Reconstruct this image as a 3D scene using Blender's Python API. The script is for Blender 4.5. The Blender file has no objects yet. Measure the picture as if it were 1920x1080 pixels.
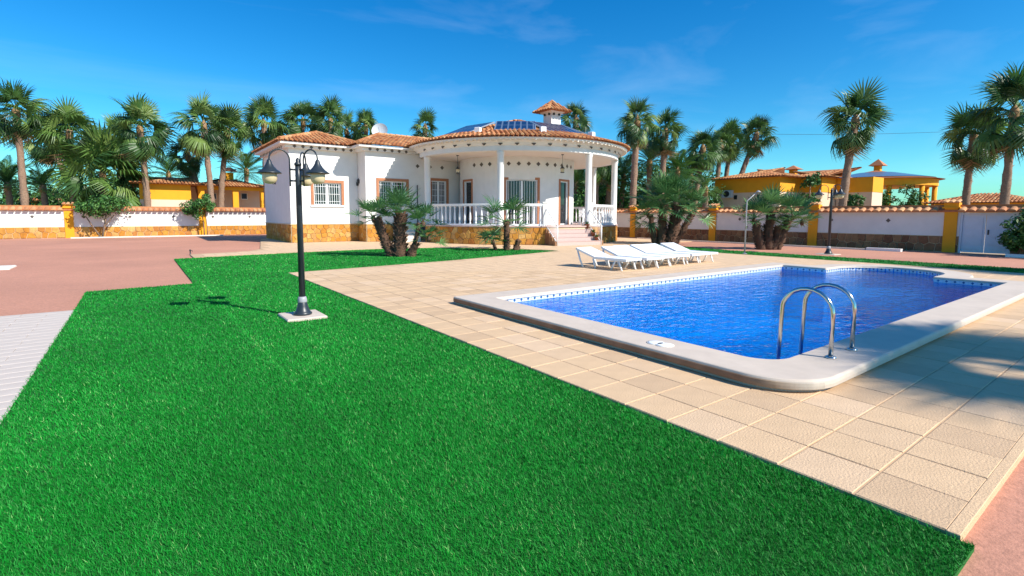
import bpy, math, random
import numpy as np
from mathutils import Vector, Matrix, Euler, Quaternion
from mathutils.geometry import tessellate_polygon

sc = bpy.context.scene
COL = sc.collection
R = math.radians
PI = math.pi

# ------------------------------------------------------------------ camera
FPX, PITCH, ROLL, CY, YAW, CAMH = 946.1, .0888, .0032, -52.81, 2.2078, 1.5
sB, cB = math.sin(YAW), -math.cos(YAW)          # world X axis seen in camera ground axes (right, forward)
sA, cA = math.cos(YAW), math.sin(YAW)           # world Y axis


def g2w(r, f):                                   # (right, forward) -> world X, Y
    return Vector((r * sB + f * cB, r * sA + f * cA, 0))


def ray(px, py):
    X = (px - 960) / FPX; Y = -(py - 540 - CY) / FPX
    c, s = math.cos(ROLL), math.sin(ROLL); X, Y = c * X - s * Y, s * X + c * Y
    c, s = math.cos(PITCH), math.sin(PITCH)
    v = g2w(X, c + Y * s); v.z = -s + Y * c
    return v


def ground(px, py, z=0.0):                       # photo pixel -> point on the level z
    d = ray(px, py); t = (z - CAMH) / d.z
    return Vector((d.x * t, d.y * t, z))


def at(px, py, depth):                           # photo pixel -> point at a distance along the view
    d = ray(px, py); f = d.x * cB + d.y * cA
    return d * (depth / f) + Vector((0, 0, CAMH))


def on_x(px, py, x):
    d = ray(px, py); return d * (x / d.x) + Vector((0, 0, CAMH))


def on_y(px, py, y):
    d = ray(px, py); return d * (y / d.y) + Vector((0, 0, CAMH))


cam_data = bpy.data.cameras.new('camera'); cam = bpy.data.objects.new('camera', cam_data); COL.objects.link(cam)
cam_data.sensor_width = 36; cam_data.lens = FPX / 1920 * 36
cam_data.shift_y = CY / 1920
cam_data.clip_start = .05; cam_data.clip_end = 5000
R0 = g2w(1, 0); c, s = math.cos(PITCH), math.sin(PITCH)
U0 = g2w(0, s) + Vector((0, 0, c)); F0 = g2w(0, c) + Vector((0, 0, -s))
cr, sr = math.cos(ROLL), math.sin(ROLL)
RX = cr * R0 + sr * U0; UX = -sr * R0 + cr * U0
M = Matrix((RX, UX, -F0)).transposed().to_4x4(); M.translation = (0, 0, CAMH)
cam.matrix_world = M
sc.camera = cam

# ------------------------------------------------------------------ light
SUN_EL, SUN_AZ = R(39.0), R(-66.6)               # azimuth of the sun measured from world +X
sun_dir = Vector((math.cos(SUN_EL) * math.cos(SUN_AZ), math.cos(SUN_EL) * math.sin(SUN_AZ), math.sin(SUN_EL)))
sd = bpy.data.lights.new('sun', 'SUN'); sd.energy = 4.6; sd.angle = R(.55); sd.color = (1, .94, .84)
so = bpy.data.objects.new('sun', sd); COL.objects.link(so)
so.rotation_euler = (-sun_dir).to_track_quat('-Z', 'Y').to_euler(); so.location = (0, 0, 30)

world = bpy.data.worlds.new('World'); sc.world = world; world.use_nodes = True
wn = world.node_tree.nodes; wl = world.node_tree.links; wn.clear()
w_out = wn.new('ShaderNodeOutputWorld'); w_bg = wn.new('ShaderNodeBackground')
w_sky = wn.new('ShaderNodeTexSky'); w_sky.sky_type = 'NISHITA'; w_sky.sun_disc = False
w_sky.sun_elevation = SUN_EL; w_sky.sun_rotation = PI / 2 - SUN_AZ
w_sky.air_density = 1.0; w_sky.dust_density = .35; w_sky.ozone_density = 1.8; w_sky.altitude = 0
w_hs = wn.new('ShaderNodeHueSaturation'); w_hs.inputs['Saturation'].default_value = 1.5; w_hs.inputs['Value'].default_value = 1.0
w_tint = wn.new('ShaderNodeMix'); w_tint.data_type = 'RGBA'; w_tint.blend_type = 'MULTIPLY'
w_tint.inputs['Factor'].default_value = 1.0; w_tint.inputs['B'].default_value = (.40, .95, 1.08, 1)
w_tc = wn.new('ShaderNodeTexCoord')
w_map = wn.new('ShaderNodeMapping'); w_map.inputs['Rotation'].default_value = (0, R(12), R(35)); w_map.inputs['Scale'].default_value = (1.0, 4.5, 11.0)
w_no = wn.new('ShaderNodeTexNoise'); w_no.inputs['Scale'].default_value = 1.1; w_no.inputs['Detail'].default_value = 7; w_no.inputs['Roughness'].default_value = .55
w_no.inputs['Distortion'].default_value = .4
w_cr = wn.new('ShaderNodeValToRGB'); w_cr.color_ramp.elements[0].position = .50; w_cr.color_ramp.elements[1].position = .82
w_cr.color_ramp.elements[0].color = (0, 0, 0, 1); w_cr.color_ramp.elements[1].color = (.10, .10, .10, 1)
w_mx = wn.new('ShaderNodeMix'); w_mx.data_type = 'RGBA'; w_mx.inputs['B'].default_value = (7.5, 8.4, 9.4, 1)
wl.new(w_sky.outputs[0], w_hs.inputs['Color']); wl.new(w_hs.outputs[0], w_tint.inputs['A'])
wl.new(w_tc.outputs['Generated'], w_map.inputs[0]); wl.new(w_map.outputs[0], w_no.inputs['Vector'])
wl.new(w_no.outputs['Fac'], w_cr.inputs[0]); wl.new(w_cr.outputs[0], w_mx.inputs['Factor'])
wl.new(w_tint.outputs['Result'], w_mx.inputs['A']); wl.new(w_mx.outputs['Result'], w_bg.inputs['Color'])
w_bg.inputs['Strength'].default_value = .105
wl.new(w_bg.outputs[0], w_out.inputs[0])

sc.view_settings.view_transform = 'Standard'; sc.view_settings.look = 'None'
sc.view_settings.exposure = 0.62; sc.view_settings.gamma = 1.0; sc.view_settings.use_curve_mapping = False
sc.render.engine = 'CYCLES'
sc.cycles.max_bounces = 8; sc.cycles.transparent_max_bounces = 16

# ------------------------------------------------------------------ materials
MATS = {}


def nodes_of(name):
    m = bpy.data.materials.new(name); m.use_nodes = True
    nt = m.node_tree; b = nt.nodes['Principled BSDF']
    MATS[name] = m
    return m, nt, b


def ramp(nt, cols, fac, interp='LINEAR'):
    r = nt.nodes.new('ShaderNodeValToRGB'); cr_ = r.color_ramp; cr_.interpolation = interp
    while len(cr_.elements) < len(cols): cr_.elements.new(.5)
    for i, (p, c_) in enumerate(cols):
        cr_.elements[i].position = p; cr_.elements[i].color = (*c_, 1)
    nt.links.new(fac, r.inputs[0])
    return r.outputs[0]


def noise(nt, scale, detail=4, rough=.55, coord='Object', stretch=None):
    tc = nt.nodes.new('ShaderNodeTexCoord'); n = nt.nodes.new('ShaderNodeTexNoise')
    src = tc.outputs[coord]
    if stretch:
        mp = nt.nodes.new('ShaderNodeMapping'); mp.inputs['Scale'].default_value = stretch
        nt.links.new(src, mp.inputs[0]); src = mp.outputs[0]
    nt.links.new(src, n.inputs['Vector'])
    n.inputs['Scale'].default_value = scale; n.inputs['Detail'].default_value = detail; n.inputs['Roughness'].default_value = rough
    return n.outputs['Fac']


def bump(nt, b, fac, strength, dist=.02):
    n = nt.nodes.new('ShaderNodeBump'); n.inputs['Strength'].default_value = strength; n.inputs['Distance'].default_value = dist
    nt.links.new(fac, n.inputs['Height']); nt.links.new(n.outputs[0], b.inputs['Normal'])


def mul(c_, k):
    return tuple(min(1, x * k) for x in c_)


def mix_mul(nt, a, bcol, fac=1.0):
    m = nt.nodes.new('ShaderNodeMix'); m.data_type = 'RGBA'; m.blend_type = 'MULTIPLY'; m.inputs['Factor'].default_value = fac
    nt.links.new(a, m.inputs['A']); nt.links.new(bcol, m.inputs['B'])
    return m.outputs['Result']


def mat(name, col, rough=.6, var=.12, vscale=3.0, bscale=None, bstr=.2, bdist=.01, metal=0, spec=.5, big=None):
    m, nt, b = nodes_of(name)
    b.inputs['Roughness'].default_value = rough; b.inputs['Metallic'].default_value = metal
    b.inputs['Specular IOR Level'].default_value = spec
    if var:
        out = ramp(nt, [(.25, mul(col, 1 - var)), (.75, mul(col, 1 + var))], noise(nt, vscale))
        if big:
            out = mix_mul(nt, out, ramp(nt, [(.3, (1 - big[1],) * 3), (.7, (1, 1, 1))], noise(nt, big[0], 5, .6)))
        nt.links.new(out, b.inputs['Base Color'])
    else:
        b.inputs['Base Color'].default_value = (*col, 1)
    if bscale: bump(nt, b, noise(nt, bscale, 3), bstr, bdist)
    return m


def mat_random(name, cols, rough=.75, bscale=None, bstr=.4, bdist=.01, var=.15, vscale=9, spec=.3):
    """base colour picked per object"""
    m, nt, b = nodes_of(name)
    oi = nt.nodes.new('ShaderNodeObjectInfo')
    out = ramp(nt, cols, oi.outputs['Random'])
    if var:
        out = mix_mul(nt, out, ramp(nt, [(.3, (1 - var,) * 3), (.7, (1, 1, 1))], noise(nt, vscale)))
    nt.links.new(out, b.inputs['Base Color'])
    b.inputs['Roughness'].default_value = rough; b.inputs['Specular IOR Level'].default_value = spec
    if bscale: bump(nt, b, noise(nt, bscale, 4), bstr, bdist)
    return m


def mat_tint(name, cols, rough=.8, spec=.2, var=0, vscale=2):
    """base colour picked by the mesh attribute tint, one value for each piece"""
    m, nt, b = nodes_of(name)
    a = nt.nodes.new('ShaderNodeAttribute'); a.attribute_name = 'tint'
    out = ramp(nt, cols, a.outputs['Fac'])
    if var:
        out = mix_mul(nt, out, ramp(nt, [(.3, (1 - var,) * 3), (.7, (1, 1, 1))], noise(nt, vscale)))
    nt.links.new(out, b.inputs['Base Color'])
    b.inputs['Roughness'].default_value = rough; b.inputs['Specular IOR Level'].default_value = spec
    return m


mat('stucco', (.79, .78, .75), .85, .04, 2.5, 60, .3, .004, big=(.5, .08))
mat('stucco_wall', (.80, .78, .76), .85, .04, 2.0, 40, .3, .005, big=(.5, .10))
mat('soffit', (.80, .72, .62), .85, .03, 3)
mat('mortar', (.66, .52, .34), .95, .15, 8, 60, .3)
mat('ochre', (.80, .34, .012), .85, .06, 2, 40, .25, .005)
mat('ochre_dark', (.62, .26, .02), .85, .08, 2, 40, .25, .005)
mat('peach', (.72, .52, .38), .85, .06, 2)
mat('terracotta_trim', (.42, .17, .08), .7, .18, 14)
mat('terracotta', (.45, .17, .07), .8, .2, 8)
mat('white_paint', (.82, .82, .82), .4, 0)
mat('white_plastic', (.84, .85, .86), .38, .02, 3)
mat('white_door', (.66, .70, .80), .5, .05, 4)
mat('red_concrete', (.56, .26, .17), .9, .22, 34, 70, .6, .006, big=(.22, .24))
mat('earth', (.36, .27, .18), .95, .2, .4)
mat('coping', (.60, .50, .41), .75, .07, 5, 70, .3, .003, big=(.9, .10))
mat('grout', (.52, .35, .21), .95, .12, 7)
mat('paver', (.56, .48, .42), .85, .08, 3, 60, .3, .003, big=(.7, .08))
mat('kerb', (.72, .66, .58), .85, .08, 5)
mat('turf_base', (.005, .12, .008), .95, .3, 12)
mat('lamp_metal', (.022, .03, .038), .38, .2, 9, spec=.5)
mat('lamp_collar', (.34, .34, .36), .45, .1, 9)
mat('globe', (.62, .50, .30), .25, .12, 5)
mat('steel', (.62, .60, .57), .16, .05, 20, metal=1)
mat('grille', (.82, .83, .84), .45, 0)
mat('dark', (.012, .012, .014), .5, 0)
mat('pot', (.24, .07, .03), .75, .2, 12)
mat('step_tile', (.55, .40, .36), .6, .16, 30)
mat('bark', (.27, .17, .115), .95, .35, 11, 30, .8, .04)
mat('bark_dark', (.115, .062, .038), .95, .4, 12, 30, .8, .04)
mat('stem', (.22, .15, .10), .9, .2, 10)
mat('dead_leaf', (.30, .18, .08), .9, .3, 6)
mat('wire', (.03, .03, .03), .6, 0)
mat('solar_frame', (.55, .57, .6), .35, 0, metal=.6)
mat('dish', (.50, .53, .56), .5, 0)
mat('pool_band_blue', (.02, .09, .26), .3, .25, 14)
mat('far_green', (.035, .075, .018), .9, .4, 3)
mat_random('deck_tile', [(0, (.58, .395, .24)), (.4, (.67, .46, .275)), (.7, (.64, .44, .265)), (1, (.70, .495, .32))], .8, 70, .9, .007, .10, 5)
mat_random('stone', [(0, (.62, .30, .05)), (.3, (.52, .21, .03)), (.55, (.66, .38, .10)), (.8, (.46, .17, .035)), (1, (.68, .44, .16))], .85, 14, .5, .03, .3, 7)
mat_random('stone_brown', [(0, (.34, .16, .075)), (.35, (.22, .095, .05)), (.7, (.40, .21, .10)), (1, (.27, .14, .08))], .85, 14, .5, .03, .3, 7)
mat_random('wall_tile', [(0, (.48, .19, .085)), (.4, (.60, .29, .14)), (.75, (.66, .38, .18)), (1, (.42, .15, .06))], .8, 20, .3, .01, .2, 10)
mat_tint('roof_tile', [(0, (.30, .10, .045)), (.35, (.46, .18, .075)), (.7, (.58, .28, .12)), (1, (.64, .38, .19))], .85, .2, .25, 1.2)
mat_tint('turf', [(0, (.002, .10, .007)), (.45, (.004, .22, .016)), (.8, (.008, .325, .028)), (.93, (.03, .42, .05)), (1, (.26, .50, .16))], .55, .28)
mat_tint('shrub_leaf', [(0, (.018, .062, .014)), (.5, (.04, .13, .02)), (1, (.10, .22, .04))], .5, .4)


def leaf_mat(name, cols, rough=.45):
    m, nt, b = nodes_of(name)
    oi = nt.nodes.new('ShaderNodeObjectInfo')
    out = ramp(nt, cols, oi.outputs['Random'])
    nt.links.new(out, b.inputs['Base Color']); b.inputs['Roughness'].default_value = rough
    tr = nt.nodes.new('ShaderNodeBsdfTranslucent'); mx = nt.nodes.new('ShaderNodeMixShader'); mx.inputs[0].default_value = .18
    hs = nt.nodes.new('ShaderNodeHueSaturation'); hs.inputs['Value'].default_value = 1.6; nt.links.new(out, hs.inputs['Color'])
    nt.links.new(hs.outputs[0], tr.inputs[0])
    nt.links.new(b.outputs[0], mx.inputs[1]); nt.links.new(tr.outputs[0], mx.inputs[2])
    nt.links.new(mx.outputs[0], nt.nodes['Material Output'].inputs['Surface'])


leaf_mat('fan_leaf', [(0, (.018, .052, .013)), (.4, (.045, .11, .022)), (.8, (.11, .20, .04)), (1, (.22, .30, .08))])
leaf_mat('blue_fan_leaf', [(0, (.03, .10, .035)), (.5, (.065, .17, .05)), (1, (.13, .26, .08))])
leaf_mat('feather_leaf', [(0, (.025, .08, .016)), (.5, (.06, .15, .028)), (1, (.13, .25, .045))])


def glass_mat():
    m, nt, b = nodes_of('glass_pane')
    b.inputs['Base Color'].default_value = (.018, .024, .03, 1); b.inputs['Roughness'].default_value = .06
    b.inputs['Specular IOR Level'].default_value = .7
    m, nt, b = nodes_of('solar_cell')
    tc = nt.nodes.new('ShaderNodeTexCoord'); br = nt.nodes.new('ShaderNodeTexBrick')
    nt.links.new(tc.outputs['UV'], br.inputs['Vector'])
    br.offset = 0; br.inputs['Color1'].default_value = (.006, .018, .06, 1); br.inputs['Color2'].default_value = (.008, .022, .075, 1)
    br.inputs['Mortar'].default_value = (.12, .16, .22, 1); br.inputs['Scale'].default_value = 1
    br.inputs['Mortar Size'].default_value = .02; br.inputs['Brick Width'].default_value = .16; br.inputs['Row Height'].default_value = .5
    nt.links.new(br.outputs[0], b.inputs['Base Color']); b.inputs['Roughness'].default_value = .22
    # pool mosaic
    m, nt, b = nodes_of('mosaic')
    tc = nt.nodes.new('ShaderNodeTexCoord'); br = nt.nodes.new('ShaderNodeTexBrick')
    nt.links.new(tc.outputs['Object'], br.inputs['Vector']); br.offset = 0
    br.inputs['Color1'].default_value = (.0, .37, .86, 1); br.inputs['Color2'].default_value = (.0, .235, .70, 1)
    br.inputs['Mortar'].default_value = (.01, .38, .82, 1); br.inputs['Scale'].default_value = 8
    br.inputs['Brick Width'].default_value = .5; br.inputs['Row Height'].default_value = .5; br.inputs['Mortar Size'].default_value = .03
    nt.links.new(br.outputs[0], b.inputs['Base Color']); b.inputs['Roughness'].default_value = .3
    # water: sees through to the basin, mirrors the sky by its Fresnel share, rippled
    m, nt, b = nodes_of('pool_water'); nt.nodes.remove(b)
    bm1 = nt.nodes.new('ShaderNodeBump'); bm1.inputs['Strength'].default_value = .9; bm1.inputs['Distance'].default_value = .028
    f1 = noise(nt, 3.2, 3, .55, 'Object', (1, 1.7, 1)); f2 = noise(nt, 11, 2, .5, 'Object', (1, 1.4, 1))
    ad = nt.nodes.new('ShaderNodeMath'); ad.operation = 'MULTIPLY_ADD'; ad.inputs[1].default_value = .25
    nt.links.new(f2, ad.inputs[0]); nt.links.new(f1, ad.inputs[2]); nt.links.new(ad.outputs[0], bm1.inputs['Height'])
    tr = nt.nodes.new('ShaderNodeBsdfTransparent'); tr.inputs[0].default_value = (.2, .88, 1, 1)
    rf = nt.nodes.new('ShaderNodeBsdfRefraction'); rf.inputs['IOR'].default_value = 1.33; rf.inputs['Roughness'].default_value = 0
    rf.inputs['Color'].default_value = (.2, .88, 1, 1)
    gl = nt.nodes.new('ShaderNodeBsdfGlossy'); gl.inputs['Roughness'].default_value = .015
    fr = nt.nodes.new('ShaderNodeFresnel'); fr.inputs['IOR'].default_value = 1.19
    for n in (rf, gl, fr): nt.links.new(bm1.outputs[0], n.inputs['Normal'])
    m1 = nt.nodes.new('ShaderNodeMixShader'); m1.inputs[0].default_value = .5
    nt.links.new(tr.outputs[0], m1.inputs[1]); nt.links.new(rf.outputs[0], m1.inputs[2])
    m2 = nt.nodes.new('ShaderNodeMixShader'); nt.links.new(fr.outputs[0], m2.inputs[0])
    nt.links.new(m1.outputs[0], m2.inputs[1]); nt.links.new(gl.outputs[0], m2.inputs[2])
    nt.links.new(m2.outputs[0], nt.nodes['Material Output'].inputs['Surface'])


glass_mat()


# ------------------------------------------------------------------ mesh helpers
class MB:
    def __init__(s):
        s.v = []; s.f = []; s.t = []; s.uv = None

    def add(s, vs, fs, tint=.5):
        o = len(s.v); s.v.extend([tuple(p) for p in vs]); s.f.extend([tuple(i + o for i in q) for q in fs]); s.t.extend([tint] * len(vs))
        return s

    def box(s, lo, hi, tint=.5, mtx=None, bev=0):
        (x0, y0, z0), (x1, y1, z1) = lo, hi
        if bev:
            vs = [(x0, y0, z0), (x1, y0, z0), (x1, y1, z0), (x0, y1, z0),
                  (x0, y0, z1 - bev), (x1, y0, z1 - bev), (x1, y1, z1 - bev), (x0, y1, z1 - bev),
                  (x0 + bev, y0 + bev, z1), (x1 - bev, y0 + bev, z1), (x1 - bev, y1 - bev, z1), (x0 + bev, y1 - bev, z1)]
            fs = [(3, 2, 1, 0)] + [(i, (i + 1) % 4, 4 + (i + 1) % 4, 4 + i) for i in range(4)] + \
                 [(4 + i, 4 + (i + 1) % 4, 8 + (i + 1) % 4, 8 + i) for i in range(4)] + [(8, 9, 10, 11)]
        else:
            vs = [(x0, y0, z0), (x1, y0, z0), (x1, y1, z0), (x0, y1, z0), (x0, y0, z1), (x1, y0, z1), (x1, y1, z1), (x0, y1, z1)]
            fs = [(3, 2, 1, 0), (4, 5, 6, 7), (0, 1, 5, 4), (1, 2, 6, 5), (2, 3, 7, 6), (3, 0, 4, 7)]
        if mtx: vs = [mtx @ Vector(p) for p in vs]
        return s.add(vs, fs, tint)

    def hexa(s, p, tint=.5):                      # 8 corners, bottom ring then top ring
        return s.add(p, [(3, 2, 1, 0), (4, 5, 6, 7), (0, 1, 5, 4), (1, 2, 6, 5), (2, 3, 7, 6), (3, 0, 4, 7)], tint)

    def tube(s, pts, rad, seg=8, tint=.5, cap=True):
        pts = [Vector(p) for p in pts]; n = len(pts)
        if not hasattr(rad, '__len__'): rad = [rad] * n
        t0 = (pts[1] - pts[0]).normalized(); ref = Vector((1, 0, 0)) if abs(t0.x) < .9 else Vector((0, 1, 0))
        u = t0.cross(ref).normalized(); vs = []; fs = []
        for i, p in enumerate(pts):
            t = (pts[min(i + 1, n - 1)] - pts[max(i - 1, 0)]).normalized()
            u = (u - t * u.dot(t)).normalized(); w = t.cross(u)
            for k in range(seg):
                a = 2 * PI * k / seg; vs.append(p + (u * math.cos(a) + w * math.sin(a)) * rad[i])
        for i in range(n - 1):
            for k in range(seg):
                a, b = i * seg + k, i * seg + (k + 1) % seg
                fs.append((a, b, b + seg, a + seg))
        if cap: fs.append(tuple(range(seg - 1, -1, -1))); fs.append(tuple(range((n - 1) * seg, n * seg)))
        return s.add(vs, fs, tint)

    def lathe(s, prof, seg=16, c=(0, 0, 0), tint=.5):
        vs = []; fs = []; n = len(prof)
        for r, z in prof:
            for k in range(seg):
                a = 2 * PI * k / seg; vs.append((c[0] + r * math.cos(a), c[1] + r * math.sin(a), c[2] + z))
        for i in range(n - 1):
            for k in range(seg):
                a, b = i * seg + k, i * seg + (k + 1) % seg
                fs.append((a, b, b + seg, a + seg))
        fs.append(tuple(range(seg - 1, -1, -1))); fs.append(tuple(range((n - 1) * seg, n * seg)))
        return s.add(vs, fs, tint)

    def poly(s, loops, z, tint=.5):               # flat polygon with holes, facing up
        ls = [[Vector((p[0], p[1], 0)) for p in lp] for lp in loops]
        tris = tessellate_polygon(ls); vs = [(p.x, p.y, z) for lp in ls for p in lp]; fs = []
        for a, b, c_ in tris:
            A, B_, C_ = Vector(vs[a]), Vector(vs[b]), Vector(vs[c_])
            fs.append((a, b, c_) if (B_ - A).cross(C_ - A).z > 0 else (a, c_, b))
        return s.add(vs, fs, tint)

    def mesh(s, name):
        me = bpy.data.meshes.new(name); me.from_pydata(s.v, [], s.f)
        at_ = me.attributes.new('tint', 'FLOAT', 'POINT'); at_.data.foreach_set('value', s.t)
        return me

    def build(s, name, m, parent=None, smooth=False, origin=None, stuff=False):
        if parent is not None and origin is None: origin = root_of(parent).location
        if origin is not None:
            ox, oy, oz = origin; s.v = [(x - ox, y - oy, z - oz) for x, y, z in s.v]
        me = s.mesh(name); me.materials.append(MATS[m])
        if smooth: me.polygons.foreach_set('use_smooth', [True] * len(me.polygons))
        o = bpy.data.objects.new(name, me); COL.objects.link(o)
        if parent is not None: o.parent = parent
        elif origin is not None: o.location = origin
        if stuff: o['kind'] = 'stuff'
        return o


ROOTS = {}


def root_of(o):
    while o.parent: o = o.parent
    return o


def thing(name, label, cat, loc=(0, 0, 0), rz=0, group=None):
    o = bpy.data.objects.new(name, None); COL.objects.link(o); o.location = loc; o.rotation_euler = (0, 0, rz)
    o.empty_display_size = .2
    return tag(o, label, cat, group)


def tag(o, label, cat, group=None):
    o['label'] = label; o['category'] = cat
    if group: o['group'] = group
    return o


def struct(o):
    o['kind'] = 'structure'; return o


def put(name, me, parent, loc, rot=None, scale=None):   # an object that shares mesh data
    o = bpy.data.objects.new(name, me); COL.objects.link(o); o.parent = parent; o.location = loc
    if rot is not None:
        if isinstance(rot, Quaternion): o.rotation_mode = 'QUATERNION'; o.rotation_quaternion = rot
        else: o.rotation_euler = rot
    if scale is not None: o.scale = (scale,) * 3 if not hasattr(scale, '__len__') else scale
    return o


def copy_tree(o, parent=None):
    c_ = o.copy(); COL.objects.link(c_); c_.parent = parent
    for ch in o.children: copy_tree(ch, c_)
    return c_


def local(mb, name, m, parent, smooth=False, stuff=False):
    return mb.build(name, m, parent, smooth, (0, 0, 0), stuff)


def inside(p, poly):
    x, y = p; r = False; n = len(poly)
    for i in range(n):
        x1, y1 = poly[i]; x2, y2 = poly[(i + 1) % n]
        if (y1 > y) != (y2 > y) and x < (x2 - x1) * (y - y1) / (y2 - y1) + x1: r = not r
    return r


def line_map(p0, p1, nrm):                        # straight wall: s along, o outward
    p0 = Vector((*p0, 0)); d = Vector((*p1, 0)) - p0; L = d.length; d.normalize(); n = Vector((*nrm, 0))
    f = lambda s, z, o=0: p0 + d * s + n * o + Vector((0, 0, z))
    f.length = L
    return f


def arc_map(c_, r, a0, a1):                       # round wall: s is arc length measured from angle a0 (degrees)
    sg = 1 if a1 > a0 else -1
    f = lambda s, z, o=0: Vector((c_[0] + (r + o) * math.cos(R(a0) + sg * s / r), c_[1] + (r + o) * math.sin(R(a0) + sg * s / r), z))
    f.length = abs(R(a1 - a0)) * r
    return f


def pbox(mb, P, s0, s1, z0, z1, o0, o1, tint=.5):
    mb.hexa([P(s0, z0, o1), P(s1, z0, o1), P(s1, z0, o0), P(s0, z0, o0), P(s0, z1, o1), P(s1, z1, o1), P(s1, z1, o0), P(s0, z1, o0)], tint)


def strip(mb, P, s0, s1, z0, z1, holes=(), th=.25, step=None):
    ss = {s0, s1}; zs = {z0, z1}; holes = [(h[0], h[1], max(z0, h[2]), min(z1, h[3])) for h in holes if h[2] < z1 and h[3] > z0]
    for a, b, c_, d in holes: ss |= {a, b}; zs |= {c_, d}
    if step:
        n = max(1, int((s1 - s0) / step)); ss |= {s0 + (s1 - s0) * i / n for i in range(n + 1)}
    ss = sorted(ss); zs = sorted(zs); ns, nz = len(ss) - 1, len(zs) - 1

    def solid(i, j):
        if not (0 <= i < ns and 0 <= j < nz): return False
        a, b = (ss[i] + ss[i + 1]) / 2, (zs[j] + zs[j + 1]) / 2
        return not any(h[0] < a < h[1] and h[2] < b < h[3] for h in holes)
    for i in range(ns):
        for j in range(nz):
            if not solid(i, j): continue
            a, b, c_, d = ss[i], ss[i + 1], zs[j], zs[j + 1]
            mb.add([P(a, c_), P(b, c_), P(b, d), P(a, d)], [(0, 1, 2, 3)])
            mb.add([P(a, c_, -th), P(b, c_, -th), P(b, d, -th), P(a, d, -th)], [(3, 2, 1, 0)])
            if not solid(i - 1, j): mb.add([P(a, c_), P(a, d), P(a, d, -th), P(a, c_, -th)], [(0, 1, 2, 3)])
            if not solid(i + 1, j): mb.add([P(b, c_), P(b, d), P(b, d, -th), P(b, c_, -th)], [(3, 2, 1, 0)])
            if not solid(i, j - 1): mb.add([P(a, c_), P(b, c_), P(b, c_, -th), P(a, c_, -th)], [(3, 2, 1, 0)])
            if not solid(i, j + 1): mb.add([P(a, d), P(b, d), P(b, d, -th), P(a, d, -th)], [(0, 1, 2, 3)])
    return mb


def stones(parent, P, s0, s1, z0, z1, size, seed, m='stone', base_o=0.0, z_of=None):
    """irregular facing stones, each a mesh of its own, joints left open"""
    rnd = random.Random(seed); W, Hh = s1 - s0, z1 - z0
    nx = max(1, round(W / size)); nz = max(1, round(Hh / (size * .85))); pts = []
    for i in range(nx):
        for j in range(nz):
            pts.append((s0 + (i + .5 + (.25 if j % 2 else -.25) + rnd.uniform(-.3, .3)) * W / nx, z0 + (j + .5 + rnd.uniform(-.28, .28)) * Hh / nz))
    for a in pts:
        pg = [(s0, z0), (s1, z0), (s1, z1), (s0, z1)]
        for b in pts:
            if b is a or abs(b[0] - a[0]) > 3 * size or abs(b[1] - a[1]) > 3 * size: continue
            mx_, mz_ = (a[0] + b[0]) / 2, (a[1] + b[1]) / 2; nx_, nz_ = b[0] - a[0], b[1] - a[1]
            out = []
            for k in range(len(pg)):
                p, q = pg[k], pg[(k + 1) % len(pg)]
                dp = (p[0] - mx_) * nx_ + (p[1] - mz_) * nz_; dq = (q[0] - mx_) * nx_ + (q[1] - mz_) * nz_
                if dp <= 0: out.append(p)
                if (dp < 0) != (dq < 0) and dp != dq:
                    t = dp / (dp - dq); out.append((p[0] + (q[0] - p[0]) * t, p[1] + (q[1] - p[1]) * t))
            pg = out
            if len(pg) < 3: break
        if len(pg) < 3: continue
        cx = sum(p[0] for p in pg) / len(pg); cz = sum(p[1] for p in pg) / len(pg)
        k1, k2, h = .94, .84, rnd.uniform(.02, .05)
        mb = MB(); n = len(pg); vs = []
        for k, o in ((k1, base_o - .002), (k1, base_o + h * .6), (k2, base_o + h)):
            for p in pg: vs.append(P(cx + (p[0] - cx) * k, cz + (p[1] - cz) * k, o))
        fs = [(i, (i + 1) % n, n + (i + 1) % n, n + i) for i in range(n)] + [(n + i, n + (i + 1) % n, 2 * n + (i + 1) % n, 2 * n + i) for i in range(n)] + [tuple(range(2 * n, 3 * n))]
        mb.add(vs, fs); mb.build('stone', m, parent)


def tiled_plane(mb, e0, e1, r0, r1, pitch=.23, course=.42, seed=1):
    """barrel tiles: eave e0-e1, ridge r0-r1 (r0 == r1 for a hip end)"""
    rnd = random.Random(seed)
    e0, e1, r0, r1 = map(Vector, (e0, e1, r0, r1))
    L = (e1 - e0).length; d = (e1 - e0) / L
    up = ((r0 + r1) / 2 - (e0 + e1) / 2); up = up - d * up.dot(d); Hs = up.length; up.normalize()
    nrm = d.cross(up).normalized()
    if nrm.z < 0: nrm = -nrm
    a0, a1 = (r0 - e0).dot(d), (r1 - e0).dot(d)
    n = max(1, int(L / pitch))
    for i in range(n):
        s = (i + .5) * L / n
        tmax = 1.0
        if s < a0: tmax = s / max(a0, 1e-6)
        elif s > a1: tmax = (L - s) / max(L - a1, 1e-6)
        ext = Hs * tmax
        if ext < .1: continue
        m_ = max(1, int(ext / course)); w = L / n * .5
        for j in range(m_):
            t0, t1 = ext * j / m_ - .03, ext * (j + 1) / m_ + .02
            if j == 0: t0 = -.06
            vs = []
            for t, lift, k in ((t0, .05, 1.0), (t1, .015, .88)):
                for q in range(5):
                    a = PI * q / 4
                    vs.append(e0 + d * (s + math.cos(a) * w * k * .86) + up * t + nrm * (lift + math.sin(a) * .075))
            mb.add(vs, [(q + 1, q, q + 5, q + 6) for q in range(4)] + [(0, 1, 2, 3, 4)], min(1, max(0, rnd.gauss(.5, .25))))
    return mb


# ------------------------------------------------------------------ ground
YZ = -.045                                          # level of the red yard, the deck top is level 0
inner_y0, inner_y1, inner_x0, inner_x1 = 2.28, 6.87, 4.76, 14.62


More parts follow.
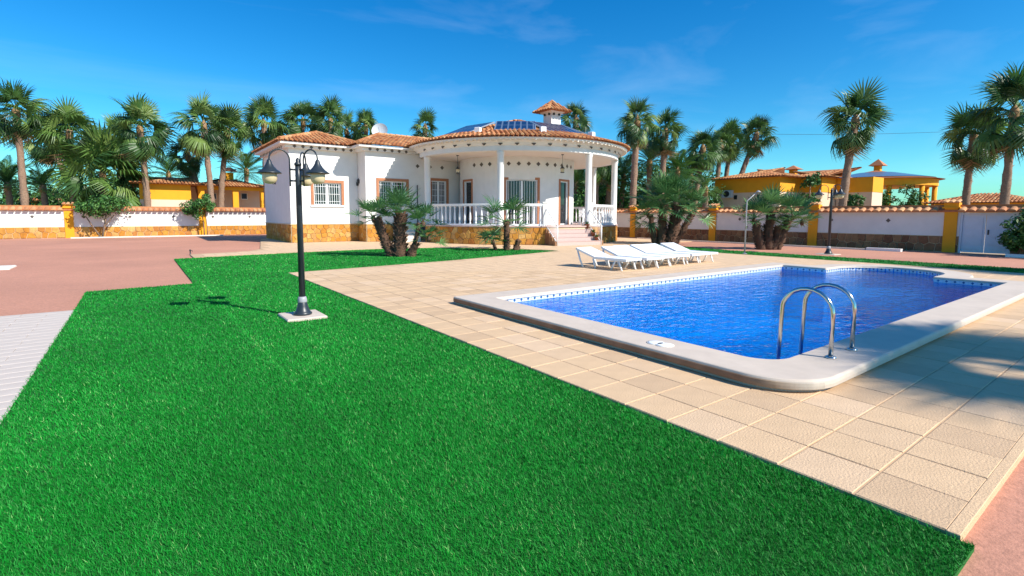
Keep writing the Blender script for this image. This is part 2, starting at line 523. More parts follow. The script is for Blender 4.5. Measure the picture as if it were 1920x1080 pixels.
def arc_pts(cx, cy, r, a0, a1, n=6):
    return [(cx + r * math.cos(R(a0 + (a1 - a0) * i / n)), cy + r * math.sin(R(a0 + (a1 - a0) * i / n))) for i in range(n + 1)]


def pool_outline(g):                                # g: offset outward from the water's edge
    x0, x1, y0, y1 = inner_x0 - g, inner_x1 + g, inner_y0 - g, inner_y1 + g
    cy = (inner_y0 + inner_y1) / 2 + .05; hw = 1.12 + g; xs = 15.35; rr = .30 + g * .5
    p = arc_pts(x0 + rr, y0 + rr, rr, 180, 270, 24)
    p += [(x1 - .02, y0), (x1, y0 + .02)]
    p += [(x1, cy - hw - .02), (x1 + .02, cy - hw)] if hw < (inner_y1 - inner_y0) / 2 + g - .05 else []
    p += arc_pts(xs, cy, hw, -90, 90, 20)
    p += [(x1 + .02, cy + hw), (x1, cy + hw + .02)]
    p += [(x1, y1 - .02), (x1 - .02, y1)]
    p += [(x0 + .02, y1), (x0, y1 - .02)]
    return p


P_IN = pool_outline(0); P_OUT = pool_outline(.53)
P_MID = pool_outline(.2)
BIG = 1500
gm = MB(); hole = [(inner_x0 - .3, inner_y0 - .3), (17.0, inner_y0 - .3), (17.0, inner_y1 + .3), (inner_x0 - .3, inner_y1 + .3)]
gm.poly([[(-BIG, -BIG), (BIG, -BIG), (BIG, BIG), (-BIG, BIG)], hole], YZ - .03)
struct(gm.build('ground', 'earth'))
ym = MB(); ym.poly([[(-40, -30), (28.1, -30), (28.1, 42.6), (-40, 42.6)], P_MID], YZ)
struct(ym.build('yard', 'red_concrete'))

# the tiled deck with the walk round the house
C0 = Vector((18.87, 25.06, 0))                     # centre of the round porch
FAR = [(3.05, 13.84), (5.6, 14.15), (8.14, 14.54), (11.2, 15.2), (13.0, 15.62), (14.3, 16.0)]


def porch_arc(r, a0, a1, n=14):
    return arc_pts(C0.x, C0.y, r, a0, a1, n)


G_FAR = [(.92, 20.45), (3.2, 20.85), (5.8, 21.2), (8.3, 21.35)] + [(10.2, 20.9), (11.5, 20.2), (12.7, 19.0), (13.5, 17.8), (14.1, 16.6), (14.3, 16.0)]
DECK = [(3.05, .575), (18.95, .575), (18.95, 14.0), (19.3, 16.4), (21.5, 17.2), (26.2, 17.6), (26.2, 22.5), (26.0, 34.0), (6.0, 34.0), (4.2, 24.0), (3.6, 22.9), (1.5, 22.2), (1.5, 20.58)] + G_FAR[1:] + FAR[::-1][1:]
dm = MB(); dm.poly([DECK, P_MID], -.006)
n = len(DECK)
for i in range(n):
    a, b = DECK[i], DECK[(i + 1) % n]
    dm.add([(a[0], a[1], YZ - .01), (b[0], b[1], YZ - .01), (b[0], b[1], -.006), (a[0], a[1], -.006)], [(0, 1, 2, 3)])
deck = struct(dm.build('deck', 'grout'))
tile_me = MB().box((-.1965, -.194, -.04), (.1965, .194, 0), bev=.004).mesh('deck_tile'); tile_me.materials.append(MATS['deck_tile'])
cells = []
for i in range(-5, 60):
    for j in range(0, 84):
        x, y = 3.05 + .2 + .4 * i, .60 + .2 + .4 * j
        if y > 33 or x > 26: continue
        if not all(inside((x + a * .2, y + b * .19), DECK) for a in (-1, 1) for b in (-1, 1)): continue
        if inside((x, y), P_OUT) and all(inside((x + a * .2, y + b * .2), P_OUT) for a in (-1, 1) for b in (-1, 1)): continue
        if (Vector((x, y, 0)) - C0).length < 5.6 or (y > 28.6 and x > 6.9) or (x > 10.5 and x < 17 and y > 27.4): continue
        fwd = x * cB + y * cA; rt = x * sB + y * sA
        vis = fwd > .5 and abs(rt / fwd) < 1.08
        cells.append((math.hypot(x, y) + (0 if vis else 100), x, y))
cells.sort()
rt_ = random.Random(4)
border = MB().box((3.045, .552, -.05), (18.95, .606, .001), bev=.003)
border.build('edge_strip', 'deck_tile', deck)
for d_, x, y in cells[:300]:
    put('deck_tile', tile_me, deck, (x, y, rt_.uniform(-.0015, .0015)), (rt_.uniform(-.004, .004), rt_.uniform(-.004, .004), 0))
fm = MB()
for d_, x, y in cells[300:]:
    dz = rt_.uniform(-.0015, .0015)
    fm.box((x - .1965, y - .194, -.04 + dz), (x + .1965, y + .194, dz), bev=.004)
fm.build('deck_tile_field', 'deck_tile', deck, stuff=True)

# pale pavers on the left
pv = MB(); pv.poly([[(-13, 1.0), (-.87, 1.0), (-.87, 10.52), (-13, 10.52)]], YZ + .012)
pav = struct(pv.build('path', 'grout'))
pav_me = MB().box((-.297, -.097, -.02), (.297, .097, .02), bev=.004).mesh('paver'); pav_me.materials.append(MATS['paver'])
k = 0; spots = []
for j in range(47):
    for i in range(20):
        x = -.87 - .3 - .6 * i + (.3 if j % 2 else 0); y = 1.1 + .2 * j
        if x > -1.15: x = -1.02 if j % 2 else -1.17
        fwd = x * cB + y * cA; rt = x * sB + y * sA
        if fwd > 1 and abs(rt / fwd) < 1.45: spots.append((x, y))
spots.sort(key=lambda q: math.hypot(*q))
for x, y in spots[:300]: put('paver', pav_me, pav, (x, y, YZ + .012), None, (.5, 1, 1) if x > -1.1 else None)
pf = MB()
for x, y in spots[300:]: pf.box((x - (.297 if x < -1.1 else .147), y - .097, YZ - .008), (x + (.297 if x < -1.1 else .147), y + .097, YZ + .032), bev=.004)
pf.build('paver_field', 'paver', pav, stuff=True)

# ------------------------------------------------------------------ lawn of artificial grass
LAWN = [(-.88, .50), (3.04, .50), (3.04, 13.84)] + FAR[1:] + G_FAR[::-1][1:] + [(.92, 13.29), (.91, 12.95), (-.88, 12.79)]
BAND = [(18.96, -4), (20.87, -4), (20.87, 12.3), (21.6, 15.2), (22.6, 17.0), (20.5, 17.0), (19.3, 16.3), (18.96, 14.0)]


def turf(poly, name, seed, k=1.0):
    rng = np.random.default_rng(seed)
    xs = [p[0] for p in poly]; ys = [p[1] for p in poly]
    area = (max(xs) - min(xs)) * (max(ys) - min(ys))
    N = int(area * 30000)
    P = np.empty((0, 2))
    px = np.array(xs); py = np.array(ys)
    chunk = 400000; acc = []; done = 0
    while done < N:
        m_ = min(chunk, N - done); done += m_
        q = rng.random((m_, 2)) * [max(xs) - min(xs), max(ys) - min(ys)] + [min(xs), min(ys)]
        fw = q[:, 0] * cB + q[:, 1] * cA; rt = q[:, 0] * sB + q[:, 1] * sA
        dist = np.hypot(q[:, 0], q[:, 1])
        vis = (fw > .3) & (np.abs(rt) < 1.12 * fw + .3)
        dens = np.where(dist < 3.2, 24000, 24000 * (3.2 / np.maximum(dist, .1)) ** 2.0) * k
        dens = np.where(vis, dens, 500)
        q = q[rng.random(m_) < dens / 30000]
        ins = np.zeros(len(q), bool); nn = len(px)
        for i in range(nn):
            x1, y1, x2, y2 = px[i], py[i], px[(i + 1) % nn], py[(i + 1) % nn]
            if y1 == y2: continue
            cnd = ((y1 > q[:, 1]) != (y2 > q[:, 1])) & (q[:, 0] < (x2 - x1) * (q[:, 1] - y1) / (y2 - y1) + x1)
            ins ^= cnd
        acc.append(q[ins])
    q = np.concatenate(acc); n_ = len(q); dist = np.hypot(q[:, 0], q[:, 1])
    az = rng.random(n_) * 2 * np.pi
    ln = rng.uniform(.022, .036, n_) ; wd = .0016 * np.clip(dist / 2.6, 1, 9)
    lean = rng.uniform(.25, 1.1, n_); az2 = rng.normal(2.6, 1.3, n_)
    tint = np.clip(rng.normal(.42, .2, n_), 0, .95)
    tint[rng.random(n_) < .012] = 1.0
    # pile laid differently in the two rolls, lighter at their seams
    seam = (np.abs(q[:, 0] - 1.05) < .012 + .002 * dist) | (np.abs(q[:, 1] - 9.95) < .025) & (q[:, 0] < 1.1)
    tint = np.where(seam, np.clip(tint + .22, 0, .95), tint)
    pat = np.sin(q[:, 0] * 1.7 + 1.3 * np.sin(q[:, 1] * .8)) * np.sin(q[:, 1] * 1.15 + .9 * np.sin(q[:, 0] * 1.1))
    pat2 = np.sin(q[:, 0] * 6.3 + 2 * np.sin(q[:, 1] * 3.1)) * np.sin(q[:, 1] * 5.2 + 2 * np.sin(q[:, 0] * 2.7))
    roll = np.where((q[:, 0] > 1.05), .05, -.03)
    tint = np.clip(tint + .10 * pat + .06 * pat2 + roll, 0, 1)
    wx, wy = np.cos(az) * wd, np.sin(az) * wd
    tx, ty = np.cos(az2) * np.sin(lean) * ln, np.sin(az2) * np.sin(lean) * ln; tz = np.cos(lean) * ln
    V = np.empty((n_, 3, 3)); z0 = YZ + .024
    V[:, 0] = np.c_[q[:, 0] - wx, q[:, 1] - wy, np.full(n_, z0)]
    V[:, 1] = np.c_[q[:, 0] + wx, q[:, 1] + wy, np.full(n_, z0)]
    V[:, 2] = np.c_[q[:, 0] + tx, q[:, 1] + ty, z0 + tz]
    me = bpy.data.meshes.new(name)
    me.vertices.add(3 * n_); me.vertices.foreach_set('co', V.ravel())
    me.loops.add(3 * n_); me.loops.foreach_set('vertex_index', np.arange(3 * n_, dtype=np.int32))
    me.polygons.add(n_); me.polygons.foreach_set('loop_start', np.arange(0, 3 * n_, 3, dtype=np.int32))
    me.update(calc_edges=True)
    a_ = me.attributes.new('tint', 'FLOAT', 'POINT'); a_.data.foreach_set('value', np.repeat(tint, 3).astype(np.float32))
    me.materials.append(MATS['turf'])
    o = bpy.data.objects.new(name, me); COL.objects.link(o); o['kind'] = 'stuff'
    print(name, n_)
    return o


LAWN_C = LAWN + []
for poly, nm, lb, sd_ in ((LAWN, 'lawn', 'bright green artificial lawn running from the foreground to the white house', 3), (BAND, 'grass_strip', 'narrow green artificial grass strip beyond the pool', 5)):
    mb = MB(); mb.poly([poly], YZ + .024); nn = len(poly)
    for i in range(nn):
        a, b = poly[i], poly[(i + 1) % nn]
        mb.add([(a[0], a[1], YZ - .02), (b[0], b[1], YZ - .02), (b[0], b[1], YZ + .024), (a[0], a[1], YZ + .024)], [(0, 1, 2, 3)])
    base = struct(mb.build('lawn_backing' if nm == 'lawn' else 'grass_strip_backing', 'turf_base'))
    t = turf(poly, nm, sd_); t['label'] = lb; t['category'] = 'grass'

# ------------------------------------------------------------------ pool
pool = thing('swimming_pool', 'blue tiled swimming pool with pale stone rim and rounded far end', 'pool', (4.2, 1.75, 0))
mb = MB(); mb.poly([P_OUT, P_IN], .12); top_n = len(mb.v)


def shrink(lp, d_):                                  # push a counter-clockwise loop inward by d_
    out = []; n_ = len(lp)
    for i in range(n_):
        p, q, r_ = Vector(lp[i - 1]), Vector(lp[i]), Vector(lp[(i + 1) % n_])
        e = ((q - p).normalized() + (r_ - q).normalized())
        if e.length < 1e-6: e = (r_ - q)
        e.normalize(); out.append((q.x - e.y * d_, q.y + e.x * d_))
    return out


def skirt(mb, lp, prof, flip=False):
    n_ = len(lp); loops = [[(*p, z) for p in shrink(lp, d_)] for d_, z in prof]
    vs = [p for l_ in loops for p in l_]; fs = []
    for k_ in range(len(prof) - 1):
        for i in range(n_):
            a, b = k_ * n_ + i, k_ * n_ + (i + 1) % n_
            fs.append((a, b, b + n_, a + n_) if not flip else (b, a, a + n_, b + n_))
    mb.add(vs, fs)


mb = MB(); mb.poly([shrink(P_OUT, .02), shrink(P_IN, -.02)], .12)
skirt(mb, P_OUT, [(.05, -.05), (.05, .03), (.0, .036), (-.004, .07), (.0, .10), (.008, .114), (.02, .12)])
skirt(mb, P_IN, [(.012, .07), (.0, .085), (-.004, .108), (-.02, .12)], True)
skirt(mb, P_IN, [(-.02, .07), (.012, .07)], True)
mb.build('coping', 'coping', pool)
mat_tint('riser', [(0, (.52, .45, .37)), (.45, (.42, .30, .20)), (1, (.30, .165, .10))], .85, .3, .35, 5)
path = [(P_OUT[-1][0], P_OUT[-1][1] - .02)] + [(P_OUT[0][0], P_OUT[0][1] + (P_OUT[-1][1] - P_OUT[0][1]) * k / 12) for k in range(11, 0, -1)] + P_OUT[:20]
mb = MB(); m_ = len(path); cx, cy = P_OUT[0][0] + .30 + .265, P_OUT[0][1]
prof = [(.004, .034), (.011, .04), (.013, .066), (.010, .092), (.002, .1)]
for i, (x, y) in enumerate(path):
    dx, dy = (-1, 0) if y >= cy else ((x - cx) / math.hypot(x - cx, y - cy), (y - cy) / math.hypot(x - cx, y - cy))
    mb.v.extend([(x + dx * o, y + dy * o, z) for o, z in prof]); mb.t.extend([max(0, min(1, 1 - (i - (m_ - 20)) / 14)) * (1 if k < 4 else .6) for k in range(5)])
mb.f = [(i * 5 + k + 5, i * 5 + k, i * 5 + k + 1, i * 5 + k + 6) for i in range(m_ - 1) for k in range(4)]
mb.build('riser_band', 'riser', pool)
mb = MB(); skirt(mb, P_IN, [(-.02, -1.35), (-.02, .08)], True); mb.poly([shrink(P_IN, -.02)], -1.35)
mb.build('basin', 'mosaic', pool)
# waterline tiles
loop = shrink(P_IN, -.014); n = len(loop); per = []; acc = 0
band_me = {}
light_me = MB().box((-.072, -.004, -.035), (.072, .004, .035)).mesh('waterline_tile'); light_me.materials.append(mat('waterline_white', (.62, .70, .76), .3, .05, 9))
dark_me = MB().box((-.02, -.007, -.02), (.02, .007, .02), mtx=Matrix.Rotation(PI / 4, 4, 'Y')).mesh('waterline_motif'); dark_me.materials.append(MATS['pool_band_blue'])
cnt = 0
for i in range(n):
    a, b = Vector((*loop[i], 0)), Vector((*loop[(i + 1) % n], 0)); L = (b - a).length
    if L < .1: continue
    m_ = max(1, round(L / .15)); ang = math.atan2(b.y - a.y, b.x - a.x)
    if not ((abs(b.y - a.y) < .01 and a.y > 6) or a.x > 14.0): continue
    for k_ in range(m_):
        p = a + (b - a) * ((k_ + .5) / m_) - pool.location
        tl = put('waterline_tile', light_me, pool, (p.x, p.y, .035), (0, 0, ang)); put('motif', dark_me, tl, (0, 0, 0)); cnt += 1
print('waterline tiles', cnt)
w = MB(); w.poly([shrink(P_IN, -.012)], .0)
wo = struct(w.build('water', 'pool_water'))
# skimmer lids
for px, py, lb in ((1230, 643, 'round white skimmer lid in the pool rim nearest the lawn'), (1246, 647, 'second round white skimmer lid beside the first in the pool rim')):
    p = ground(px, py, .12)
    t = thing('skimmer_lid', lb, 'lid', (p.x, p.y, .12), 0, 'skimmer lids in the pool rim')
    local(MB().lathe([(.085, 0), (.085, .006), (.075, .009), (.012, .009)], 20), 'lid', 'white_plastic', t, True)
    local(MB().lathe([(.1, 0), (.1, .004), (.088, .004)], 20), 'rim', 'kerb', t, True)

# ladder
ladder = thing('pool_ladder', 'polished steel pool ladder with two arched handrails at the near edge', 'ladder', (6.1, 2.2, .12))
for px, py in ((1557, 671), (1597, 656)):
    q = ground(px, py, .12); x = q.x - 6.1; y0 = q.y - 2.2
    pts = [(x, y0, 0), (x, y0, .42)] + [(x, y0 + .24 - .24 * math.cos(R(a)), .42 + .23 * math.sin(R(a))) for a in range(15, 180, 15)] + [(x, y0 + .48, .42), (x, y0 + .50, -.2), (x, y0 + .50, -1.0)]
    rl = local(MB().tube(pts, .0215, 12), 'handrail', 'steel', ladder, True)
    local(MB().lathe([(.052, 0), (.052, .012), (.03, .022), (.024, .022)], 18, (x, y0, 0)), 'flange', 'steel', rl, True)
xa, xb = ground(1557, 671, .12).x - 6.1, ground(1597, 656, .12).x - 6.1
for z in (-.35, -.6, -.85):
    local(MB().box((xa, .44, z), (xb, .53, z + .025)), 'step', 'steel', ladder)

# ------------------------------------------------------------------ the white house
TZ = .95                                            # terrace level
house = thing('white_villa', 'white single storey villa with round columned porch, clay tile roof and stone base', 'house', (6.45, 28.2, 0))
EZ = 4.93                                           # soffit level of the straight walls


def window(P, s0, s1, z0, z1, name='window', bars=True, trim=.15, leaves=2, vb=4, hb=2, door=False, sill=True, kind_label=None, parent=None, trim_mat='terracotta_trim', rail=None):
    par = parent or house
    w_ = MB()                                        # casement frame
    d_ = .07
    pbox(w_, P, s0, s0 + .06, z0, z1, -.16, -.08); pbox(w_, P, s1 - .06, s1, z0, z1, -.16, -.08)
    pbox(w_, P, s0 + .06, s1 - .06, z1 - .06, z1, -.16, -.081); pbox(w_, P, s0 + .06, s1 - .06, z0, z0 + .06, -.16, -.081)
    for i in range(1, leaves):
        m_ = s0 + (s1 - s0) * i / leaves; pbox(w_, P, m_ - .06, m_ + .06, z0 + .06, z1 - .06, -.16, -.082)
    if rail: pbox(w_, P, s0 + .06, s1 - .06, z0 + rail[0], z0 + rail[1], -.158, -.083)
    wo_ = w_.build(name, 'white_paint', par)
    if kind_label: wo_['label'] = kind_label
    for i in range(leaves):
        a = s0 + (s1 - s0) * i / leaves + .06; b = s0 + (s1 - s0) * (i + 1) / leaves - .06
        g_ = MB(); pbox(g_, P, a - .005, b + .005, z0 + .055, z1 - .055, -.145, -.13); g_.build('pane', 'glass_pane', wo_)
        if vb or hb:
            gr = MB()
            for k_ in range(vb):
                x = a + (b - a) * (k_ + .5) / vb; pbox(gr, P, x - .009, x + .009, z0 + .03, z1 - .03, -.06, -.034)
            for k_ in range(hb):
                z = z0 + (z1 - z0) * (k_ + .5) / hb; pbox(gr, P, a, b, z - .01, z + .01, -.0595, -.0345)
            gr.build('grille', 'grille', wo_)
    tr = MB()
    if trim:
        zb = z0 if door else z0 - .04
        pbox(tr, P, s0 - trim, s0, zb, z1 + trim, -.02, .03); pbox(tr, P, s1, s1 + trim, zb, z1 + trim, -.02, .03)
        pbox(tr, P, s0, s1, z1, z1 + trim, -.02, .031)
        tr.build('surround', trim_mat, wo_)
    if sill and not door:
        sl = MB(); pbox(sl, P, s0 - trim - .03, s1 + trim + .03, z0 - .10, z0, -.1, .07); sl.build('sill', 'white_paint', wo_)
    return wo_


# straight walls
PF1 = line_map((6.45, 28.2), (10.06, 28.2), (0, -1))
PL1 = line_map((6.45, 34.6), (6.45, 28.2), (-1, 0))
PF2 = line_map((10.06, 27.0), (16.6, 27.0), (0, -1))
PL2 = line_map((10.06, 28.2), (10.06, 27.0), (-1, 0))
mb = MB()
strip(mb, PF1, 0.002, 3.60, .98, EZ, [(1.20, 2.67, 2.0, 3.20)])
w1 = mb.build('wall', 'stucco', house)
mb = MB(); strip(mb, PL1, 0, 6.398, .98, EZ); mb.build('wall', 'stucco', house)
mb = MB(); strip(mb, PF2, 0.002, 6.5, .98, EZ, [(.75, 2.38, 2.05, 3.36), (3.98, 4.98, 2.1, 3.5)]); mb.build('wall', 'stucco', house)
mb = MB(); strip(mb, PL2, 0, 1.198, .98, EZ); mb.build('wall', 'stucco', house)
mb = MB()
mb.box((6.72, 34.4, 0), (24, 34.6, 5.0)); mb.build('wall', 'stucco', house)
mb = MB(); mb.box((21.2, 27.6, 0), (21.4, 34.4, 5.0)); mb.build('wall', 'stucco', house)
window(PF1, 1.20, 2.67, 2.0, 3.20, vb=5, hb=3, kind_label='barred window in the left front wall')
window(PF2, .75, 2.38, 2.05, 3.36, vb=5, hb=3, kind_label='barred window left of the porch')
window(PF2, 3.98, 4.98, 2.1, 3.5, vb=4, hb=4, kind_label='barred window at the back of the porch')

# stone base of the straight walls
for P, nm, sd_ in ((PF1, 0, 1), (PL1, 1, 2), (PF2, 2, 3), (PL2, 3, 4)):
    mb = MB(); L = P.length if P is not PF2 else 3.1
    strip(mb, P, 0.0, L - .002, -.06, .98, th=.3)
    pbox(mb, P, -.03, L, .95, 1.0, -.2, .045)
    base = mb.build('stone_base', 'mortar', house)
    stones(base, P, .02, L - .02, .0, .95, .29, sd_, 'stone')

# the round porch
def amap(r, a0, a1): return arc_map((C0.x, C0.y), r, a0, a1)


A_L, A_R = 178.0, 392.0                              # porch goes round from the left wall anticlockwise to the back right
ST0, ST1 = 360 - 112.5, 360 - 87.5                   # the opening for the stairs
PP = amap(6.1, A_L, A_R)
sa = lambda a, r: R(a - A_L) * r
mb = MB(); strip(mb, PP, 0, PP.length, -.06, TZ - .06, th=.4, step=.5)
base = mb.build('porch_base', 'mortar', house)
stones(base, PP, .05, sa(ST0, 6.1) - .02, 0, TZ - .07, .31, 9, 'stone')
stones(base, PP, sa(ST1, 6.1) + .05, sa(340, 6.1), 0, TZ - .07, .31, 10, 'stone')
mb = MB(); lo = porch_arc(6.16, A_L, A_R, 60)
mb.poly([lo + [(23, 27.4), (13.2, 27.1)]], TZ); mb.poly([lo + [(23, 27.4), (13.2, 27.1)]], TZ - .058)
m_ = len(lo)
for i in range(m_ - 1): mb.add([(*lo[i], TZ - .058), (*lo[i + 1], TZ - .058), (*lo[i + 1], TZ), (*lo[i], TZ)], [(0, 1, 2, 3)])
mb.build('porch_floor', 'step_tile', house)
# inner round room
PI_ = amap(3.5, A_L - 20, A_R)
si = lambda a: R(a - (A_L - 20)) * 3.5
fd0, fd1 = si(360 - 136.5), si(360 - 107.7)
rd0, rd1 = si(360 - 82.0), si(360 - 68.0)
ld0, ld1 = si(172), si(186)
holes = [(fd0, fd1, TZ, 3.42), (rd0, rd1, TZ, 3.42), (ld0, ld1, TZ, 3.42)]
mb = MB(); strip(mb, PI_, 0, PI_.length, TZ - .1, 4.7, holes, .25, .3); mb.build('wall', 'stucco', house, True)
window(PI_, fd0, fd1, TZ, 3.42, 'door', True, .13, 2, 5, 0, True, kind_label='white double door with vertical bars on the porch')
window(PI_, rd0, rd1, TZ, 3.42, 'door', True, .11, 1, 0, 0, True, kind_label='narrow glazed white door beside the stairs')
window(PI_, ld0, ld1, TZ, 3.42, 'door', True, .11, 1, 0, 0, True, kind_label='glazed white door at the left of the porch')
# diamond tiles
dia = MB().box((-.085, -.012, -.085), (.085, .012, .085), mtx=Matrix.Rotation(PI / 4, 4, 'Y')).mesh('diamond_tile'); dia.materials.append(mat('diamond', (.10, .085, .075), .5, .35, 16))


def diamond(P, s, z, o, tilt=0, sc_=1):
    p = P(s, z, o); t = (P(s + .01, z, o) - P(s - .01, z, o)).normalized()
    ang = math.atan2(t.y, t.x)
    put('diamond_tile', dia, house, p - house.location, Euler((tilt, 0, ang)), sc_)


for a in range(190, 300, 9): diamond(PI_, si(a), 4.29, .004)
for s in (3.1, 3.9, 4.7): diamond(PF2, s, 4.29, .004)
# ceiling, beam, cove
mb = MB(); mb.poly([porch_arc(5.8, 0, 354, 59)], 4.685); mb.v = mb.v; mb.build('porch_ceiling', 'soffit', house)


def ring(mb, prof, a0=0, a1=360, n_=96):
    vs = []; m2 = len(prof); fs = []
    for k_ in range(n_ + 1):
        a = R(a0 + (a1 - a0) * k_ / n_)
        for r, z in prof: vs.append((C0.x + r * math.cos(a), C0.y + r * math.sin(a), z))
    for k_ in range(n_):
        for j in range(m2 - 1): fs.append((k_ * m2 + j, (k_ + 1) * m2 + j, (k_ + 1) * m2 + j + 1, k_ * m2 + j + 1))
    mb.add(vs, fs)


mb = MB(); ring(mb, [(5.72, 4.90), (5.72, 4.68), (6.10, 4.68), (6.10, 4.92), (6.12, 4.93)], A_L - 8, 420); mb.build('porch_beam', 'stucco', house, False)
mb = MB(); ring(mb, [(6.12, 4.93), (6.16, 4.95), (6.24, 5.06), (6.36, 5.13), (6.36, 5.17), (6.60, 5.19), (6.62, 5.27), (6.3, 5.3)], A_L - 12, 420); mb.build('porch_cornice', 'stucco', house, False)
PC = amap(6.20, A_L, 400)
for i in range(22): diamond(PC, R(2 + 7.6 * i) * 6.2, 5.005, .02, R(-28), .95)
dent = MB().box((-.05, -.10, -.03), (.05, .12, .03)).mesh('dentil'); dent.materials.append(MATS['soffit'])
for i in range(58):
    a = A_L - 4 + i * 2.8; p = Vector((C0.x + 6.47 * math.cos(R(a)), C0.y + 6.47 * math.sin(R(a)), 5.16))
    put('dentil', dent, house, p - house.location, (0, 0, R(a - 90)))
# columns
colprof = [(.20, 0), (.20, .06), (.185, .10), (.17, .13), (.17, 3.55), (.19, 3.60), (.20, 3.66), (.20, 3.73)]
col_me = MB().lathe(colprof, 24).mesh('column'); col_me.materials.append(MATS['stucco']); col_me.polygons.foreach_set('use_smooth', [True] * len(col_me.polygons))
COLS = [176.5, 360 - 134.8, 360 - 87.0, 360 - 49.0, 352, 378]
for a in COLS:
    put('column', col_me, house, Vector((C0.x + 5.9 * math.cos(R(a)), C0.y + 5.9 * math.sin(R(a)), TZ)) - house.location)
# balustrade
bal = MB().lathe([(.055, 0), (.055, .05), (.03, .08), (.062, .25), (.055, .38), (.03, .72), (.028, .80), (.05, .85), (.05, .9)], 10).mesh('baluster')
bal.materials.append(MATS['white_paint']); bal.polygons.foreach_set('use_smooth', [True] * len(bal.polygons))
RB = 5.92


def balustrade(a0, a1):
    P = amap(RB, a0, a1); mb = MB(); L = P.length; m2 = max(2, int(L / .35))
    for i in range(m2):
        s0, s1 = L * i / m2, L * (i + 1) / m2
        pbox(mb, P, s0, s1, TZ + .005, TZ + .09, -.09, .09)
    o = mb.build('balustrade', 'white_paint', house); mb = MB()
    for i in range(m2):
        s0, s1 = L * i / m2, L * (i + 1) / m2
        pbox(mb, P, s0, s1, TZ + .99, TZ + 1.065, -.08, .08); pbox(mb, P, s0, s1, TZ + 1.06, TZ + 1.12, -.10, .10)
    mb.build('handrail', 'white_paint', o)
    k_ = max(1, int(L / .30))
    for i in range(k_): put('baluster', bal, o, P(L * (i + .5) / k_, TZ + .09) - house.location)


balustrade(180, 360 - 136.6); balustrade(360 - 133, ST0 - 1.2); balustrade(ST1 + 2.2, 360 - 51); balustrade(360 - 47, 350.5); balustrade(353.5, 376)
for a in (ST0 - .6, ST1 + 1.6):
    mb = MB(); P = amap(RB, a - 1.0, a + 1.0); L = P.length
    pbox(mb, P, 0, L, TZ, TZ + 1.16, -.11, .11); pbox(mb, P, -.03, L + .03, TZ + 1.16, TZ + 1.21, -.14, .14); mb.build('newel_post', 'stucco', house)
# stairs towards the pool
am = (ST0 + ST1) / 2; dr = Vector((math.cos(R(am)), math.sin(R(am)), 0)); dt = Vector((-dr.y, dr.x, 0))
SW = 1.28; nst = 5; rise = TZ / nst
for k_ in range(nst):
    ra = 5.55 + .285 * k_; z1 = TZ - rise * k_ - .001 - (.0 if k_ else .004)
    a = C0 + dr * (5.2 if k_ == 0 else ra - .02); b = C0 + dr * (ra + .285)
    mb = MB(); q = [a - dt * SW, b - dt * SW, b + dt * SW, a + dt * SW]
    mb.hexa([Vector((p.x, p.y, -.06)) for p in q] + [Vector((p.x, p.y, z1)) for p in q])
    st = mb.build('stair_step', 'step_tile', house)
    nb = MB(); b2 = C0 + dr * (ra + .300); q = [C0 + dr * (ra + .05) - dt * SW, b2 - dt * SW, b2 + dt * SW, C0 + dr * (ra + .05) + dt * SW]
    nb.hexa([Vector((p.x, p.y, z1 + .001)) for p in q] + [Vector((p.x, p.y, z1 + .026)) for p in q]); nb.build('tread', 'terracotta_trim' if False else 'step_tile', st)
    for sgn in (-1, 1):
        mb = MB(); q = [a + dt * sgn * SW, b + dt * sgn * SW, b + dt * sgn * (SW + .16), a + dt * sgn * (SW + .16)]
        if sgn < 0: q = q[::-1]
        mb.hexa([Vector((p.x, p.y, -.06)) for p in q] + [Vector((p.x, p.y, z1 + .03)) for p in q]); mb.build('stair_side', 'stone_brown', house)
for sgn in (-1, 1):
    mb = MB(); o = dt * sgn * (SW + .03)
    p_top = C0 + dr * 5.75 + o + Vector((0, 0, TZ)); p_bot = C0 + dr * 6.98 + o
    mb.tube([p_top, p_top + Vector((0, 0, .98))], .028, 8); mb.tube([p_bot, p_bot + Vector((0, 0, .98))], .028, 8)
    for h in (.12, .96): mb.tube([p_top + Vector((0, 0, h)), p_bot + Vector((0, 0, h))], .026, 8)
    for k_ in range(1, 12):
        b = p_top.lerp(p_bot, k_ / 12); mb.tube([b + Vector((0, 0, .12)), b + Vector((0, 0, .96))], .009, 6)
    mb.build('stair_railing', 'white_paint', house, True)
# small side stair left of the porch
for k_ in range(4):
    z1 = .95 - .2 * k_; x0 = 12.32 + .05; y1 = 26.6 - .28 * k_
    mb = MB(); mb.box((11.45, y1 - .28, -.06), (12.55, y1, z1)); mb.build('side_stair_step', 'kerb', house)
mb = MB()
for xx in (11.47,):
    mb.tube([(xx, 26.5, .95), (xx, 26.5, 1.85)], .025); mb.tube([(xx, 25.4, .1), (xx, 25.4, 1.05)], .025)
    for h in (.3, .6, .88): mb.tube([(xx, 26.5, .95 + h), (xx, 25.4, .1 + h)], .018)
mb.build('side_railing', 'white_paint', house, True)
# soffits under the straight eaves with their dentils
OV = .5
mb = MB()
mb.box((5.95, 27.7, EZ + .16), (10.02, 34.6, EZ + .27)); mb.box((6.25, 27.98, EZ), (10.02, 34.6, EZ + .158))
mb.box((9.56, 26.5, EZ + .165), (16.0, 34.6, EZ + .275)); mb.box((9.86, 26.78, EZ + .005), (16.0, 34.6, EZ + .163)); mb.build('eave', 'stucco', house)
for s in np.arange(.25, 3.4, .42): diamond(PF1, s, EZ + .08, .232, 0, .8)
for s in np.arange(.2, 2.6, .42): diamond(PF2, s, EZ + .085, .232, 0, .8)
for s in np.arange(.3, 6, .42): diamond(PL1, s, EZ + .08, .212, 0, .8)
